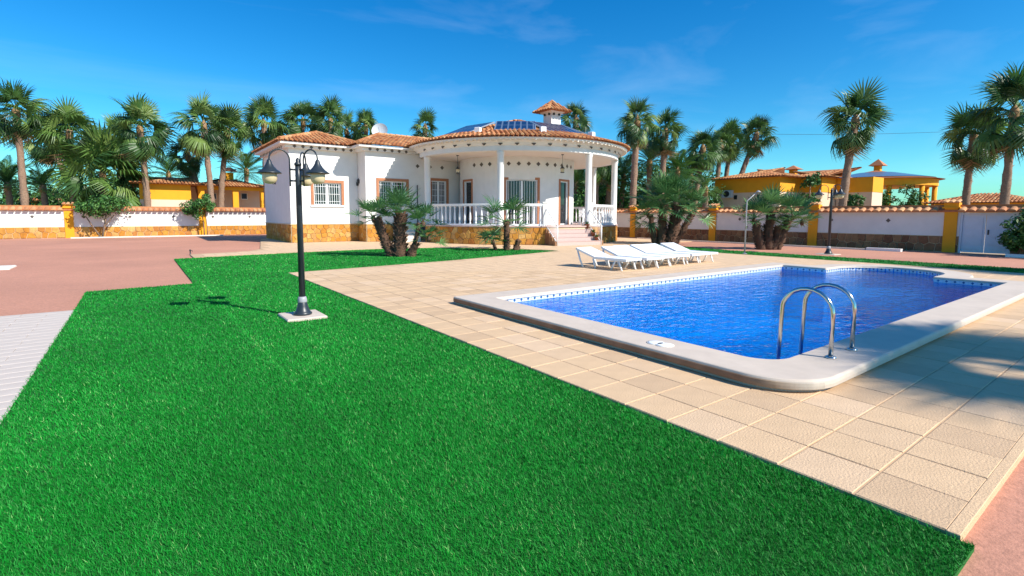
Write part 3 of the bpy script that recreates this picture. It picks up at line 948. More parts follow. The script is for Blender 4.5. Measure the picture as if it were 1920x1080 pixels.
# roofs
def roof_plane(pts, seed, nm='roof'):
    e0, e1, r0, r1 = pts; mb = MB(); down = Vector((0, 0, -.02))
    vs = [Vector(p) + down for p in pts]
    mb.add([vs[0], vs[1], vs[3], vs[2]], [(0, 1, 2, 3)])
    o = mb.build(nm, 'terracotta', house)
    t_ = MB(); tiled_plane(t_, *pts, seed=seed); t_.build('roof_tiles', 'roof_tile', o, stuff=True)


def ridge(p, q, seed=0):
    p, q = Vector(p), Vector(q); n_ = max(1, int((q - p).length / .38)); mb = MB(); rnd = random.Random(seed)
    for i in range(n_): mb.tube([p.lerp(q, i / n_) + Vector((0, 0, .05)), p.lerp(q, (i + 1.08) / n_) + Vector((0, 0, .04))], [.12, .10], 8, rnd.uniform(.4, 1))
    mb.build('ridge_tiles', 'roof_tile', house, stuff=True)


z0 = EZ + .30
A_, B_, Cc, D_ = (5.9, 27.65, z0), (10.6, 27.65, z0), (5.9, 34.8, z0), (10.6, 34.8, z0); pk = (8.5, 30.4, 6.12); pk2 = (8.5, 34.8, 6.12)
roof_plane((A_, B_, pk, pk), 1); roof_plane((Cc, A_, pk2, pk), 2); roof_plane((B_, D_, pk, pk2), 3)
ridge(A_, pk, 1); ridge(B_, pk, 2); ridge(pk, pk2, 3)
E0, E1 = (9.5, 26.45, z0 + .01), (21.8, 26.45, z0 + .01); q0, q1 = (12.6, 31.4, 6.55), (21.8, 31.4, 6.55)
roof_plane((E0, E1, q0, q1), 4); roof_plane(((9.5, 35, z0 + .01), E0, (12.6, 31.4, 6.55), q0), 5); ridge(E0, q0, 4); ridge(q0, q1, 5)
# conical roof
cz0, cz1, cr0 = 5.30, 7.22, 6.68
mb = MB(); m2 = 96
mb.add([(C0.x + (cr0 - .02) * math.cos(2 * PI * k_ / m2), C0.y + (cr0 - .02) * math.sin(2 * PI * k_ / m2), cz0 - .03) for k_ in range(m2)] + [(C0.x, C0.y, cz1 - .03)], [(k_, (k_ + 1) % m2, m2) for k_ in range(m2)])
cone = mb.build('round_roof', 'terracotta', house)
rnd = random.Random(8); mb = MB(); slope = math.atan2(cz1 - cz0, cr0); nrm_h, nrm_v = math.sin(slope), math.cos(slope); SL = math.hypot(cr0, cz1 - cz0)
nring = 15
for j in range(nring):
    t0, t1 = j / nring, (j + 1.1) / nring
    rmid = cr0 * (1 - (j + .5) / nring); nt_ = max(6, int(2 * PI * rmid / .235))
    for k_ in range(nt_):
        a = 2 * PI * (k_ + .5) / nt_; ca, sa_ = math.cos(a), math.sin(a); vs = []
        for t, lift, kk in ((t0 - (.012 if j == 0 else 0), .05, 1), (min(t1, .99), .015, .86)):
            rr = cr0 * (1 - t); zz = cz0 + (cz1 - cz0) * t
            for q in range(5):
                b = PI * q / 4; lat = math.cos(b) * .10 * kk; hh = lift + math.sin(b) * .075
                vs.append((C0.x + ca * (rr + hh * nrm_h) - sa_ * lat, C0.y + sa_ * (rr + hh * nrm_h) + ca * lat, zz + hh * nrm_v))
        mb.add(vs, [(q, q + 1, q + 6, q + 5) for q in range(4)] + [(4, 3, 2, 1, 0)], min(1, max(0, rnd.gauss(.5, .25))))
mb.build('roof_tiles', 'roof_tile', cone, stuff=True)
# solar panels lying on the round roof
panels = [(-166, 4.2, 'leftmost of the solar panels on the round roof, tilted towards the left'), (-128, 4.0, 'solar panel on the round roof facing the camera'), (-97, 4.2, 'solar panel on the round roof in front of the chimney'), (-62, 4.3, 'rightmost solar panel low on the round roof')]
for a, rr, lb in panels:
    zz = cz0 + (cz1 - cz0) * (1 - rr / cr0) + .16
    p = Vector((C0.x + rr * math.cos(R(a)), C0.y + rr * math.sin(R(a)), zz))
    t = thing('solar_panel', lb, 'solar panel', p, R(a + 90), 'solar panels on the round porch roof')
    tilt = slope + R(6)
    mtx = Matrix.Rotation(tilt, 4, 'X')
    fr_ = MB().box((-1.08, -1.02, -.03), (1.08, 1.02, .03), mtx=mtx); local(fr_, 'frame', 'solar_frame', t)
    cm = MB().box((-1.04, -.98, .028), (1.04, .98, .036), mtx=mtx); o = local(cm, 'cells', 'solar_cell', t)
    uvl = o.data.uv_layers.new(name='UV')
    for lp in o.data.loops:
        v = mtx.inverted() @ o.data.vertices[lp.vertex_index].co; uvl.data[lp.index].uv = ((v.x + 1.04) / 2.08, (v.y + .98) / 1.96)
    for sx in (-.8, .8):
        local(MB().box((sx - .03, -1.0, -.30), (sx + .03, -.9, -.02), mtx=mtx), 'mount', 'solar_frame', t)
for k_, a in enumerate((-113, -80, -45, -148)):
    rr = 5.5; zz = cz0 + (cz1 - cz0) * (1 - rr / cr0)
    p = Vector((C0.x + rr * math.cos(R(a)), C0.y + rr * math.sin(R(a)), zz))
    put('panel_foot', MATS.get('_foot') or MATS.setdefault('_foot', (lambda m: (m.materials.append(MATS['white_paint']), m)[1])(MB().box((-.14, -.14, -.1), (.14, .14, .30), bev=.02).mesh('panel_foot'))), house, p - house.location, (0, 0, R(a)))
# chimney
cp = at(1035, 225, 30.5); chx, chy = cp.x, cp.y; zt = at(1035, 216, 30.5).z
mb = MB(); mb.box((chx - .36, chy - .36, 5.6), (chx + .36, chy + .36, zt), bev=.01)
ch = mb.build('chimney', 'stucco', house)
zc = at(1035, 211, 30.5).z; za = at(1035, 190, 30.5).z
mb = MB(); q0_ = [(-.36, -.36), (.36, -.36), (.36, .36), (-.36, .36)]
mb.hexa([(chx + a, chy + b, zt) for a, b in q0_] + [(chx + a * 1.5, chy + b * 1.5, zc) for a, b in q0_]); mb.build('chimney_cap', 'stucco', ch)
mb = MB(); e = .80
cs = [(chx - e, chy - e, zc), (chx + e, chy - e, zc), (chx + e, chy + e, zc), (chx - e, chy + e, zc)]; ap = (chx, chy, za)
for i in range(4): tiled_plane(mb, cs[i], cs[(i + 1) % 4], ap, ap, .2, .3, 20 + i)
mb.add([Vector(p) for p in cs] + [Vector(ap)], [(0, 1, 4), (1, 2, 4), (2, 3, 4), (3, 0, 4), (3, 2, 1, 0)], .4); mb.build('chimney_roof', 'roof_tile', ch)
mb = MB()
for dx in (-.2, .2): mb.box((chx + dx - .06, chy - .43, zt - .06), (chx + dx + .06, chy - .365, zt + .07)); mb.box((chx - .43, chy + dx - .06, zt - .06), (chx - .365, chy + dx + .06, zt + .12))
mb.build('chimney_vents', 'dark', ch)
# downpipe
mb = MB(); mb.tube([(13.1, 26.93, 1.0), (13.1, 26.93, 3.2)], .03); mb.build('drain_pipe', 'lamp_metal', house, True)

# wall lamps, lanterns, dish
def sconce(p, nrm, lb):
    t = thing('wall_lamp', lb, 'wall lamp', p, math.atan2(nrm[1], nrm[0]), 'black wall lamps on the villa')
    local(MB().box((0, -.05, -.10), (.03, .05, .10)), 'plate', 'lamp_metal', t)
    local(MB().tube([(.03, 0, -.05), (.12, 0, -.10), (.2, 0, -.04), (.2, 0, .02)], .014), 'arm', 'lamp_metal', t, True)
    local(MB().lathe([(.05, 0), (.075, .05), (.09, .2), (.02, .26), (.01, .3)], 10, (.2, 0, .02)), 'lantern', 'lamp_metal', t)


sconce((10.02, 28.19, 3.2), (0, -1), 'black wall lamp in the shaded corner between the two front windows')
sconce((6.44, 31.5, 3.3), (-1, 0), 'black wall lamp on the shaded left side wall')
for px, lb in ((858, 'dark lantern hanging over the left half of the porch'), (1055, 'dark lantern hanging over the right half of the porch near the stairs')):
    a = {858: -166.4, 1055: -98}[px]; p = Vector((C0.x + 5 * math.cos(R(a)), C0.y + 5 * math.sin(R(a)), 3.72))
    t = thing('hanging_lantern', lb, 'lantern', p, 0, 'lanterns hanging from the porch ceiling')
    local(MB().lathe([(.02, .94), (.07, .965)][::-1] if False else [(.07, .93), (.07, .96), (.02, .962)], 12), 'ceiling_rose', 'lamp_metal', t)
    local(MB().tube([(0, 0, .36), (0, 0, .94)], .009, 6), 'chain', 'lamp_metal', t)
    local(MB().lathe([(.09, 0), (.11, .02), (.11, .04)], 8), 'base', 'lamp_metal', t)
    local(MB().lathe([(.085, .04), (.105, .22)], 8), 'glass', 'globe', t)
    local(MB().lathe([(.13, .22), (.11, .25), (.05, .33), (.012, .37)], 8), 'cap', 'lamp_metal', t)
dp = at(713, 247, 33.5)
t = thing('satellite_dish', 'grey satellite dish on the tiled roof against the sky', 'satellite dish', (dp.x, dp.y, dp.z - .75))
vs = []; mb = MB()
prof = [(.001, 0), (.2, .03), (.4, .10), (.52, .18)]
face = Matrix.Translation((0, 0, .75)) @ Matrix.Rotation(R(-35), 4, 'Z') @ Matrix.Rotation(R(68), 4, 'X')
tmp = MB().lathe(prof, 20); mb.v = [tuple(face @ Vector(p)) for p in tmp.v]; mb.f = tmp.f[:-1]; mb.t = tmp.t; local(mb, 'reflector', 'dish', t, True)
local(MB().tube([(0, 0, -.4), (0, .05, .72)], .03), 'mast', 'solar_frame', t); local(MB().tube([(0, 0, .5), tuple(face @ Vector((0, 0, .55)))], .014), 'feed_arm', 'solar_frame', t)

# furniture and pots on the porch
def chair(p, rz, lb):
    t = thing('garden_chair', lb, 'chair', p, rz, 'white chairs on the porch')
    local(MB().box((-.24, -.24, .42), (.24, .24, .46), bev=.01), 'seat', 'white_plastic', t)
    b = MB()
    for x in (-.2, -.1, 0, .1, .2): b.box((x - .03, .2, .46), (x + .03, .235, .86))
    b.box((-.25, .195, .86), (.25, .24, .93)); local(b, 'backrest', 'white_plastic', t)
    for x in (-.21, .21):
        for y in (-.21, .21): local(MB().box((x - .02, y - .02, 0), (x + .02, y + .02, .42)), 'leg', 'white_plastic', t)
    for x in (-.26, .26): local(MB().box((x - .025, -.2, .62), (x + .025, .22, .65)), 'armrest', 'white_plastic', t)


tp = Vector((C0.x + 4.75 * math.cos(R(-58)), C0.y + 4.75 * math.sin(R(-58)), TZ))
t = thing('garden_table', 'round white garden table on the porch right of the stairs', 'table', tp)
local(MB().lathe([(.5, .70), (.52, .71), (.52, .74), (.5, .75)], 24), 'table_top', 'white_plastic', t)
for a in (45, 135, 225, 315): local(MB().tube([(.36 * math.cos(R(a)), .36 * math.sin(R(a)), 0), (.28 * math.cos(R(a)), .28 * math.sin(R(a)), .7)], .025), 'leg', 'white_plastic', t)
chair(tp + Vector((-.75, -.1, 0)), R(75), 'white garden chair left of the porch table'); chair(tp + Vector((.3, .85, 0)), R(-10), 'white garden chair behind the porch table')
for k_, (px, py, zz) in enumerate(((1100, 419, TZ - .19), (1115, 434, TZ - .57), (1126, 444, TZ - .76))):
    rr = 5.55 + .285 * (k_ + 1 + (1 if k_ else 0)) + .15
    p = C0 + dr * rr + dt * (SW - .18); zz = TZ - rise * (k_ + 1 + (1 if k_ else 0)) + .026
    t = thing('plant_pot', ['dark clay pot on the upper right of the porch stairs', 'dark clay pot in the middle of the row on the porch stairs', 'small dark clay pot low on the right of the porch stairs'][k_], 'pot', (p.x, p.y, zz), 0, 'clay pots on the porch stairs')
    s_ = 1 - .15 * k_
    local(MB().lathe([(.085 * s_, 0), (.12 * s_, .2 * s_), (.14 * s_, .21 * s_), (.14 * s_, .25 * s_), (.12 * s_, .25 * s_), (.11 * s_, .21 * s_)], 14), 'pot', 'pot', t, True)
    fl = MB(); rnd = random.Random(k_)
    for i in range(40):
        a = rnd.uniform(0, 2 * PI); el = rnd.uniform(.3, 1.4); L = rnd.uniform(.1, .25); d_ = Vector((math.cos(a) * math.cos(el), math.sin(a) * math.cos(el), math.sin(el)))
        b = Vector((0, 0, .22 * s_)); sd2 = Vector((-d_.y, d_.x, 0)) * .03; fl.add([b, b + d_ * L * .6 + sd2, b + d_ * L, b + d_ * L * .6 - sd2], [(0, 1, 2, 3)], rnd.random())
    local(fl, 'plant', 'shrub_leaf', t)

# ------------------------------------------------------------------ perimeter walls
tmb = MB()
for q in range(1):
    vs = []
    for y, lift, k_ in ((-.30, 0, 1.0), (.30, .05, .85)):
        for i in range(7):
            a = PI * i / 6; vs.append((math.cos(a) * .125 * k_, y, lift + math.sin(a) * .085 * k_))
            # underside thickness
    tmb.add(vs, [(i, i + 1, i + 8, i + 7) for i in range(6)] + [(6, 5, 4, 3, 2, 1, 0)])
tile_cap = tmb.mesh('wall_tile'); tile_cap.materials.append(MATS['wall_tile'])


def boundary(P, s0, s1, lb, cat_mat, stone_mat, posts, seed, ztop=1.68, holes=(), stone_h=.66):
    o_ = P(s0, 0)
    wl_ = thing('boundary_wall', lb, 'wall', (o_.x, o_.y, 0))
    mb = MB(); strip(mb, P, s0, s1, stone_h, ztop, holes, .28); mb.build('wall_panel', cat_mat, wl_)
    mb = MB(); hh = [(a, b, -.1, d_) for a, b, c_, d_ in holes]; strip(mb, P, s0, s1, -.1, stone_h, hh, .30); base = mb.build('stone_base', 'mortar', wl_)
    cuts = [s0] + [x for h in holes for x in (h[0], h[1])] + [s1]
    for i in range(0, len(cuts), 2): stones(base, P, cuts[i], cuts[i + 1], YZ + .01, stone_h - .01, .34, seed + i, stone_mat)
    mb = MB()                                       # bed of the tiles
    vs = [P(s0, ztop, .10), P(s1, ztop, .10), P(s1, ztop, -.38), P(s0, ztop, -.38), P(s0, ztop + .07, .12), P(s1, ztop + .07, .12), P(s1, ztop + .22, -.14), P(s0, ztop + .22, -.14)]
    mb.hexa(vs); pbox(mb, P, s0, s1, ztop + .08, ztop + .22, -.40, -.13); mb.build('tile_bed', 'terracotta', wl_)
    n_ = int((s1 - s0) / .305); t = (P(s0 + 1, 0) - P(s0, 0)); ang = math.atan2(t.y, t.x)
    for i in range(n_):
        s = s0 + (i + .5) * (s1 - s0) / n_
        if any(abs(s - p) < .25 for p in posts): continue
        put('wall_tile', tile_cap, wl_, P(s, ztop + .10, .00) - wl_.location, Euler((R(14), 0, ang)))
    mb = MB(); pbox(mb, P, s0, s1, ztop + .20, ztop + .31, -.26, -.12); mb.build('ridge', 'roof_tile', wl_)
    for p in posts:
        mb = MB(); pbox(mb, P, p - .22, p + .22, -.05 if not holes or True else 0, ztop + .16, -.3, .07)
        po = mb.build('post', 'ochre', wl_)
        mb = MB(); pbox(mb, P, p - .30, p + .30, ztop + .16, ztop + .22, -.36, .14); pbox(mb, P, p - .25, p + .25, ztop + .22, ztop + .40, -.32, .09); mb.build('post_cap', 'ochre', po)
        for kx in (-.2, 0, .2): put('post_tile', tile_cap, po, P(p + kx, ztop + .43, .0) - wl_.location, Euler((R(8), 0, ang)), .75)
    for i in range(int((s1 - s0) / 2.4)):
        s = s0 + 1.2 + 2.4 * i
        if any(h[0] - .3 < s < h[1] + .3 for h in holes): continue
        p = P(s, 1.30, .004); put('diamond_tile', dia, wl_, p - wl_.location, Euler((0, 0, ang)), .8)
    return wl_


PWL = line_map((-16, 42.5), (30, 42.5), (0, -1))
boundary(PWL, 0, 27, 'long white boundary wall with golden stone base and clay tile top, left of the villa', 'stucco_wall', 'stone', [12.5, 19.75], 31)
PWR = line_map((28.0, 40), (28.0, -6), (-1, 0))
s_door0, s_door1 = 40 - 5.95, 40 - 4.35
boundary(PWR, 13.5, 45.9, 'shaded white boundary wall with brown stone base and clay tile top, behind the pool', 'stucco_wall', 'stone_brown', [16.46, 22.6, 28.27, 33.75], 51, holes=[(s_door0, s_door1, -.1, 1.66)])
# gate in the right wall
gate = thing('garden_gate', 'white double panelled metal gate in the boundary wall at the far right', 'gate', (28.0, 5.95, YZ))
mb = MB(); pbox(mb, PWR, s_door0, s_door0 + .07, YZ, 1.64, -.2, -.04); pbox(mb, PWR, s_door1 - .07, s_door1, YZ, 1.64, -.2, -.04); pbox(mb, PWR, s_door0 + .07, s_door1 - .07, 1.57, 1.64, -.2, -.041); mb.build('gate_frame', 'white_door', gate)
md = (s_door0 + s_door1) / 2
for a, b in ((s_door0 + .075, md - .01), (md + .01, s_door1 - .075)):
    mb = MB(); pbox(mb, PWR, a, b, YZ + .04, 1.565, -.16, -.11); lf = mb.build('leaf', 'white_door', gate)
    zz = [YZ + .12, .28, .62, .98, 1.48]
    for i in range(4):
        mb = MB(); pbox(mb, PWR, a + .08, b - .08, zz[i] + .04, zz[i + 1] - .03, -.112, -.085); mb.build('panel', 'white_door', lf)
mb = MB(); pbox(mb, PWR, md + .08, md + .12, .75, .95, -.11, -.05); mb.build('handle', 'dark', gate)

# kerbs of the planting beds
def kerb(pts, lb, m='kerb', hgt=.07, wd_=.09):
    o = MB()
    for a, b in zip(pts[:-1], pts[1:]):
        P = line_map(a, b, ((b[1] - a[1]), -(b[0] - a[0]))); nl = math.hypot(b[1] - a[1], b[0] - a[0]); nn_ = ((b[1] - a[1]) / nl, -(b[0] - a[0]) / nl)
        P = line_map(a, b, nn_); pbox(o, P, 0, P.length, YZ - .02, YZ + hgt, -wd_, 0)
    ob = o.build('kerb', m); return tag(ob, lb, 'kerb')


kerb([(-3.4, 41.4), (4.9, 41.4)], 'low pale kerb of the planting bed below the left boundary wall', wd_=.22)
kerb([(26.6, 22), (26.6, 8.9)], 'low kerb of the planting bed along the right boundary wall')
kerb([(26.6, 8.85), (26.6, 7.55)], 'bright white kerb block left of the gate', 'white_paint', .12, .3)
kerb([(26.6, 4.25), (26.6, 3.4)], 'bright white kerb block right of the gate below the shrub', 'white_paint', .12, .3)
kerb([(26.6, 3.35), (26.6, -4)], 'low kerb below the shrub at the right edge')
sp = ground(30, 497, YZ)
mb = MB(); mb.box((-6.2, 19.3, YZ - .02), (-2.9, 20.35, YZ + .05), bev=.03); tag(mb.build('concrete_slab', 'kerb'), 'low pale concrete slab on the red yard at the left edge', 'slab')
p = ground(357, 478, YZ)
t = thing('water_tap', 'small black tap standing at the far corner of the lawn', 'tap', (p.x, p.y, YZ))
t.scale = (.7,) * 3; local(MB().lathe([(.05, 0), (.05, .02), (.03, .03), (.03, .22), (.045, .23), (.045, .28), (.01, .3)], 12), 'stand', 'lamp_metal', t, True); local(MB().tube([(0, 0, .24), (.09, -.06, .24), (.1, -.07, .18)], .014), 'spout', 'lamp_metal', t, True)

# ------------------------------------------------------------------ lamp posts
def lamp_post(lb, loc, rz, phis, footing=True, grp='black lamp posts in the garden'):
    t = thing('lamp_post', lb, 'lamp post', loc, rz, grp)
    z = 0
    if footing:
        q = MB(); q.box((-.28, -.30, -.05), (.27, .32, .02), bev=.012); local(q, 'footing', 'coping', t)
        z = .02
    local(MB().lathe([(.125, z), (.13, z + .025), (.115, z + .04), (.10, z + .06), (.075, z + .13), (.065, z + .18), (.06, z + .19)], 20), 'base', 'lamp_metal', t, True)
    local(MB().lathe([(.062, z + .18), (.066, z + .20), (.062, z + .24), (.05, z + .27)], 20), 'collar', 'lamp_collar', t, True)
    local(MB().tube([(0, 0, z + .2), (0, 0, 2.0), (0, 0, 2.24)], [.045, .040, .038], 14), 'pole', 'lamp_metal', t, True)
    local(MB().lathe([(.05, 2.2), (.05, 2.23), (.028, 2.25), (.03, 2.28), (.01, 2.31)], 12), 'finial', 'lamp_metal', t, True)
    for ph in phis:
        d_ = Vector((math.cos(ph), math.sin(ph), 0)); up = Vector((0, 0, 1))
        pts = [d_ * .11 + up * 1.9, d_ * .11 + up * 2.27] + [d_ * (.245 - .135 * math.cos(R(a))) + up * (2.27 + .145 * math.sin(R(a))) for a in range(15, 181, 15)] + [d_ * .38 + up * 2.24]
        am_ = MB().tube(pts, .011, 8)
        for zz in (1.98, 2.14): am_.tube([d_ * .03 + up * zz, d_ * .11 + up * zz], .014, 8)
        a_ = local(am_, 'arm', 'lamp_metal', t, True)
        c_ = d_ * .38
        local(MB().lathe([(.158, 2.072), (.16, 2.08), (.145, 2.092), (.10, 2.125), (.065, 2.165), (.04, 2.21), (.028, 2.25), (.018, 2.265)], 24, (c_.x, c_.y, 0)), 'shade', 'lamp_metal', a_, True)
        local(MB().lathe([(.02, 1.925), (.06, 1.935), (.09, 1.965), (.10, 2.01), (.098, 2.05), (.09, 2.085)], 20, (c_.x, c_.y, 0)), 'globe', 'globe', a_, True)
    return t


FW = math.atan2(cA, cB)
L0 = ground(568, 592, 0)
lamp_post('black three armed lamp post on a pale footing in the lawn', (L0.x, L0.y, -.0), 0, [FW + R(22.5) - R(a) for a in (-103, 17, 137)])
L1 = ground(1553, 477, YZ)
l2 = lamp_post('black lamp post on the narrow grass strip beyond the pool', (L1.x, L1.y, YZ), 0, [FW - R(a) for a in (-70, 50, 170)]); l2.scale = (1.15, 1.15, 1.15)

# shower
q = ground(1396, 476, 0); e = at(1422, 358, q.x * cB + q.y * cA) - q
t = thing('pool_shower', 'thin pale pole shower with angled head beside the pool', 'shower', q)
k1 = at(1401, 379, q.x * cB + q.y * cA) - q
local(MB().tube([(0, 0, 0), (0, 0, k1.z - .1), (k1.x * .6, k1.y * .6, k1.z + .05), e], [.03, .026, .02, .018], 10), 'pole', 'lamp_collar', t, True)
local(MB().lathe([(.09, -.05), (.09, -.03), (.02, .02)], 14, e), 'shower_head', 'lamp_collar', t, True); local(MB().lathe([(.09, 0), (.09, .02), (.03, .03)], 14), 'foot', 'lamp_collar', t)
local(MB().box((-.03, -.08, 1.0), (.03, -.02, 1.1)), 'valve', 'steel', t)

# ------------------------------------------------------------------ sun loungers
def lounger():
    t = thing('sun_lounger', '', 'sun lounger', (0, 0, 0), 0, 'white plastic sun loungers in a row beside the pool')
    W = .34
    seat = MB()
    for i in range(13): seat.box((-W + .03, .03 + i * .092, .335), (W - .03, .03 + i * .092 + .082, .355), bev=.004)
    so_ = local(seat, 'seat', 'white_plastic', t)
    fr_ = MB(); fr_.box((-W, 0, .29), (-W + .04, 1.25, .365), bev=.01); fr_.box((W - .04, 0, .29), (W, 1.25, .365), bev=.01); fr_.box((-W + .04, -.01, .30), (W - .04, .03, .352), bev=.008)
    local(fr_, 'frame', 'white_plastic', t)
    mtx = Matrix.Translation((0, 1.24, .345)) @ Matrix.Rotation(R(17), 4, 'X')
    bk = MB()
    for i in range(8): bk.box((-W + .03, .02 + i * .092, 0), (W - .03, .02 + i * .092 + .082, .022), bev=.004, mtx=mtx)
    for sx in (-1, 1): bk.box((sx * W - (.04 if sx > 0 else 0), 0, -.035), (sx * W + (.04 if sx < 0 else 0), .78, .03), bev=.008, mtx=mtx)
    bk.box((-W, .765, -.03), (W, .80, .028), bev=.008, mtx=mtx); local(bk, 'backrest', 'white_plastic', t)
    tip = mtx @ Vector((0, .74, -.03))
    for sx in (-1, 1):
        x = sx * (W - .03)
        local(MB().tube([(x, tip.y, tip.z), (x, tip.y - .12, .22), (x, tip.y - .24, 0)], [.026, .028, .03], 8), 'rear_leg', 'white_plastic', t, True)
        local(MB().tube([(x, .30, .30), (x, .18, 0)], [.024, .028], 8), 'leg', 'white_plastic', t, True)
        local(MB().tube([(x, .42, .30), (x, .58, 0)], [.024, .028], 8), 'leg', 'white_plastic', t, True)
        local(MB().tube([(x, 1.30, .30), (x, 1.20, 0)], [.024, .028], 8), 'leg', 'white_plastic', t, True)
    return t


proto = lounger()
nms = ['white sun lounger at the left end of the row beside the pool', 'second white sun lounger from the left in the poolside row', 'third white sun lounger from the left in the poolside row',
       'fourth white sun lounger from the left in the poolside row', 'fifth white sun lounger from the left in the poolside row', 'white sun lounger at the right end of the poolside row nearest the shower']
for i in range(6):
    o = proto if i == 0 else copy_tree(proto)
    o['label'] = nms[i]
    o.location = (10.72 + (0, .78, 1.52, 2.25, 3.12, 3.85)[i], 8.95 + (.0, -.1, .02, .06, .1, .12)[i], 0); o.rotation_euler = (0, 0, R((4, -3, 1, -4, 3, -5)[i])); o.scale = (1, .9, .92)

# ------------------------------------------------------------------ palms and plants
def fan_frond(seed, droop, fold, seg=26, spread=118, pet=.82, bl=1.05, w_=.125):
    rnd = random.Random(seed); mb = MB(); pts = []
    def stalk(t): return Vector((0, pet * t, -.10 * droop * t * t))
    mb.tube([stalk(i / 4) for i in range(5)], [.022, .019, .016, .014, .012], 5)
    h = stalk(1)
    for i in range(seg):
        a = R(-spread + 2 * spread * i / (seg - 1)) + rnd.uniform(-.03, .03)
        L = bl * (.78 + .28 * math.cos(a * .62)) * rnd.uniform(.9, 1.06)
        d_ = Vector((math.sin(a), math.cos(a), fold * abs(math.sin(a)) ** 1.5)); d_.normalize()
        side = d_.cross(Vector((0, 0, 1))).normalized()
        tw = Vector((0, 0, 1)) * (.5 if i % 2 else -.5)
        prof = ((0, .006), (.42, w_ * .62), (.72, w_ * .42), (1.0, .004)); vs = []
        dr_ = droop * rnd.uniform(.75, 1.3)
        for t, ww in prof:
            z = -dr_ * .62 * max(0, t - .25) ** 2 * L / .9
            p = h + d_ * (L * t * (1 - .20 * dr_ * max(0, t - .4))) + Vector((0, 0, z))
            o = (side + tw * .6).normalized() * ww * .5
            vs += [p - o, p + o]
        mb.add(vs, [(k_ * 2, k_ * 2 + 1, k_ * 2 + 3, k_ * 2 + 2) for k_ in range(3)], rnd.random())
    return mb


def feather_frond(seed, L=2.9, droop=1.0, pairs=30):
    rnd = random.Random(seed); mb = MB()
    def sp_(t): return Vector((0, L * t * (1 - .13 * droop * t), .18 * L * t - .46 * droop * L * t * t))
    mb.tube([sp_(i / 8) for i in range(9)], [.03 * (1 - .85 * i / 8) + .004 for i in range(9)], 5)
    for i in range(pairs):
        t = .12 + .87 * i / (pairs - 1); p = sp_(t); tg = (sp_(min(1, t + .02)) - sp_(t - .02)).normalized()
        ll = .52 * math.sin(PI * min(1, .18 + t * .8)) + .10
        for sx in (-1, 1):
            d_ = (tg * .75 + Vector((sx * .85, 0, .22)) * rnd.uniform(.85, 1.15)).normalized()
            q = p + d_ * ll * .55 + Vector((0, 0, -.02)); e_ = p + d_ * ll + Vector((0, 0, -.14 * ll / .5)); n_ = d_.cross(Vector((0, 0, 1))).normalized() * .022
            mb.add([p - n_ * .4, p + n_ * .4, q + n_, q - n_, e_], [(0, 1, 2, 3), (3, 2, 4)], rnd.random())
    return mb


def as_mesh(mb, name, m):
    me = mb.mesh(name); me.materials.append(MATS[m]); return me


FAN_UP = [as_mesh(fan_frond(i, .55, .45), 'frond', 'fan_leaf') for i in range(3)]
FAN_MID = [as_mesh(fan_frond(10 + i, 1.5, .1), 'frond', 'fan_leaf') for i in range(3)]
FAN_LOW = [as_mesh(fan_frond(20 + i, 1.9, .0, spread=95), 'frond', 'fan_leaf') for i in range(3)]
FAN_DEAD = [as_mesh(fan_frond(30 + i, 2.4, -.5, seg=16, spread=60), 'dead_frond', 'dead_leaf') for i in range(2)]
BLUE = [as_mesh(fan_frond(40 + i, .35, .35, seg=17, spread=105, pet=.9, bl=.85, w_=.11), 'frond', 'blue_fan_leaf') for i in range(3)]
FEATHER = [as_mesh(feather_frond(i, 2.9, .85 + .15 * i), 'frond', 'feather_leaf') for i in range(3)]


def frond_rot(az, el, rollv=0):
    d_ = Vector((math.cos(az) * math.cos(el), math.sin(az) * math.cos(el), math.sin(el)))
    side = Vector((math.sin(az), -math.cos(az), 0)); up = side.cross(d_)
    m_ = Matrix((side, d_, up)).transposed()
    return (m_.to_quaternion() @ Quaternion((0, 1, 0), rollv))


def trunk_mesh(pts, rad, seed, boots=0, seg=12, m='bark', blen=.12):
    rnd = random.Random(seed); pts = [Vector(p) for p in pts]
    L = sum((b - a).length for a, b in zip(pts[:-1], pts[1:])); n_ = max(8, int(L / .22))
    fine = []; rr = []
    for i in range(n_ + 1):
        t = i / n_ * (len(pts) - 1); k_ = min(int(t), len(pts) - 2); f = t - k_
        fine.append(pts[k_].lerp(pts[k_ + 1], f)); rr.append((rad[k_] * (1 - f) + rad[k_ + 1] * f) * rnd.uniform(.92, 1.08))
    mb = MB(); mb.tube(fine, rr, seg)
    mb.v = [tuple(Vector(v) + Vector((rnd.uniform(-1, 1), rnd.uniform(-1, 1), rnd.uniform(-1, 1))) * rad[0] * .07) for v in mb.v]
    for i in range(boots):
        t = rnd.random(); j = min(int(t * n_), n_ - 1); p = fine[j].lerp(fine[j + 1], rnd.random()); ax = (fine[j + 1] - fine[j]).normalized()
        a = rnd.uniform(0, 2 * PI); u = ax.orthogonal().normalized(); w_ = ax.cross(u); d_ = u * math.cos(a) + w_ * math.sin(a); sd_ = ax.cross(d_)
        b = p + d_ * rr[j] * .85; l_ = blen * rnd.uniform(.6, 1.3)
        tip = b + (d_ * .75 + ax * .8) * l_
        mb.add([b - sd_ * l_ * .35, b + sd_ * l_ * .35, b + ax * l_ * .4, tip], [(0, 1, 3), (1, 2, 3), (2, 0, 3)])
    return mb


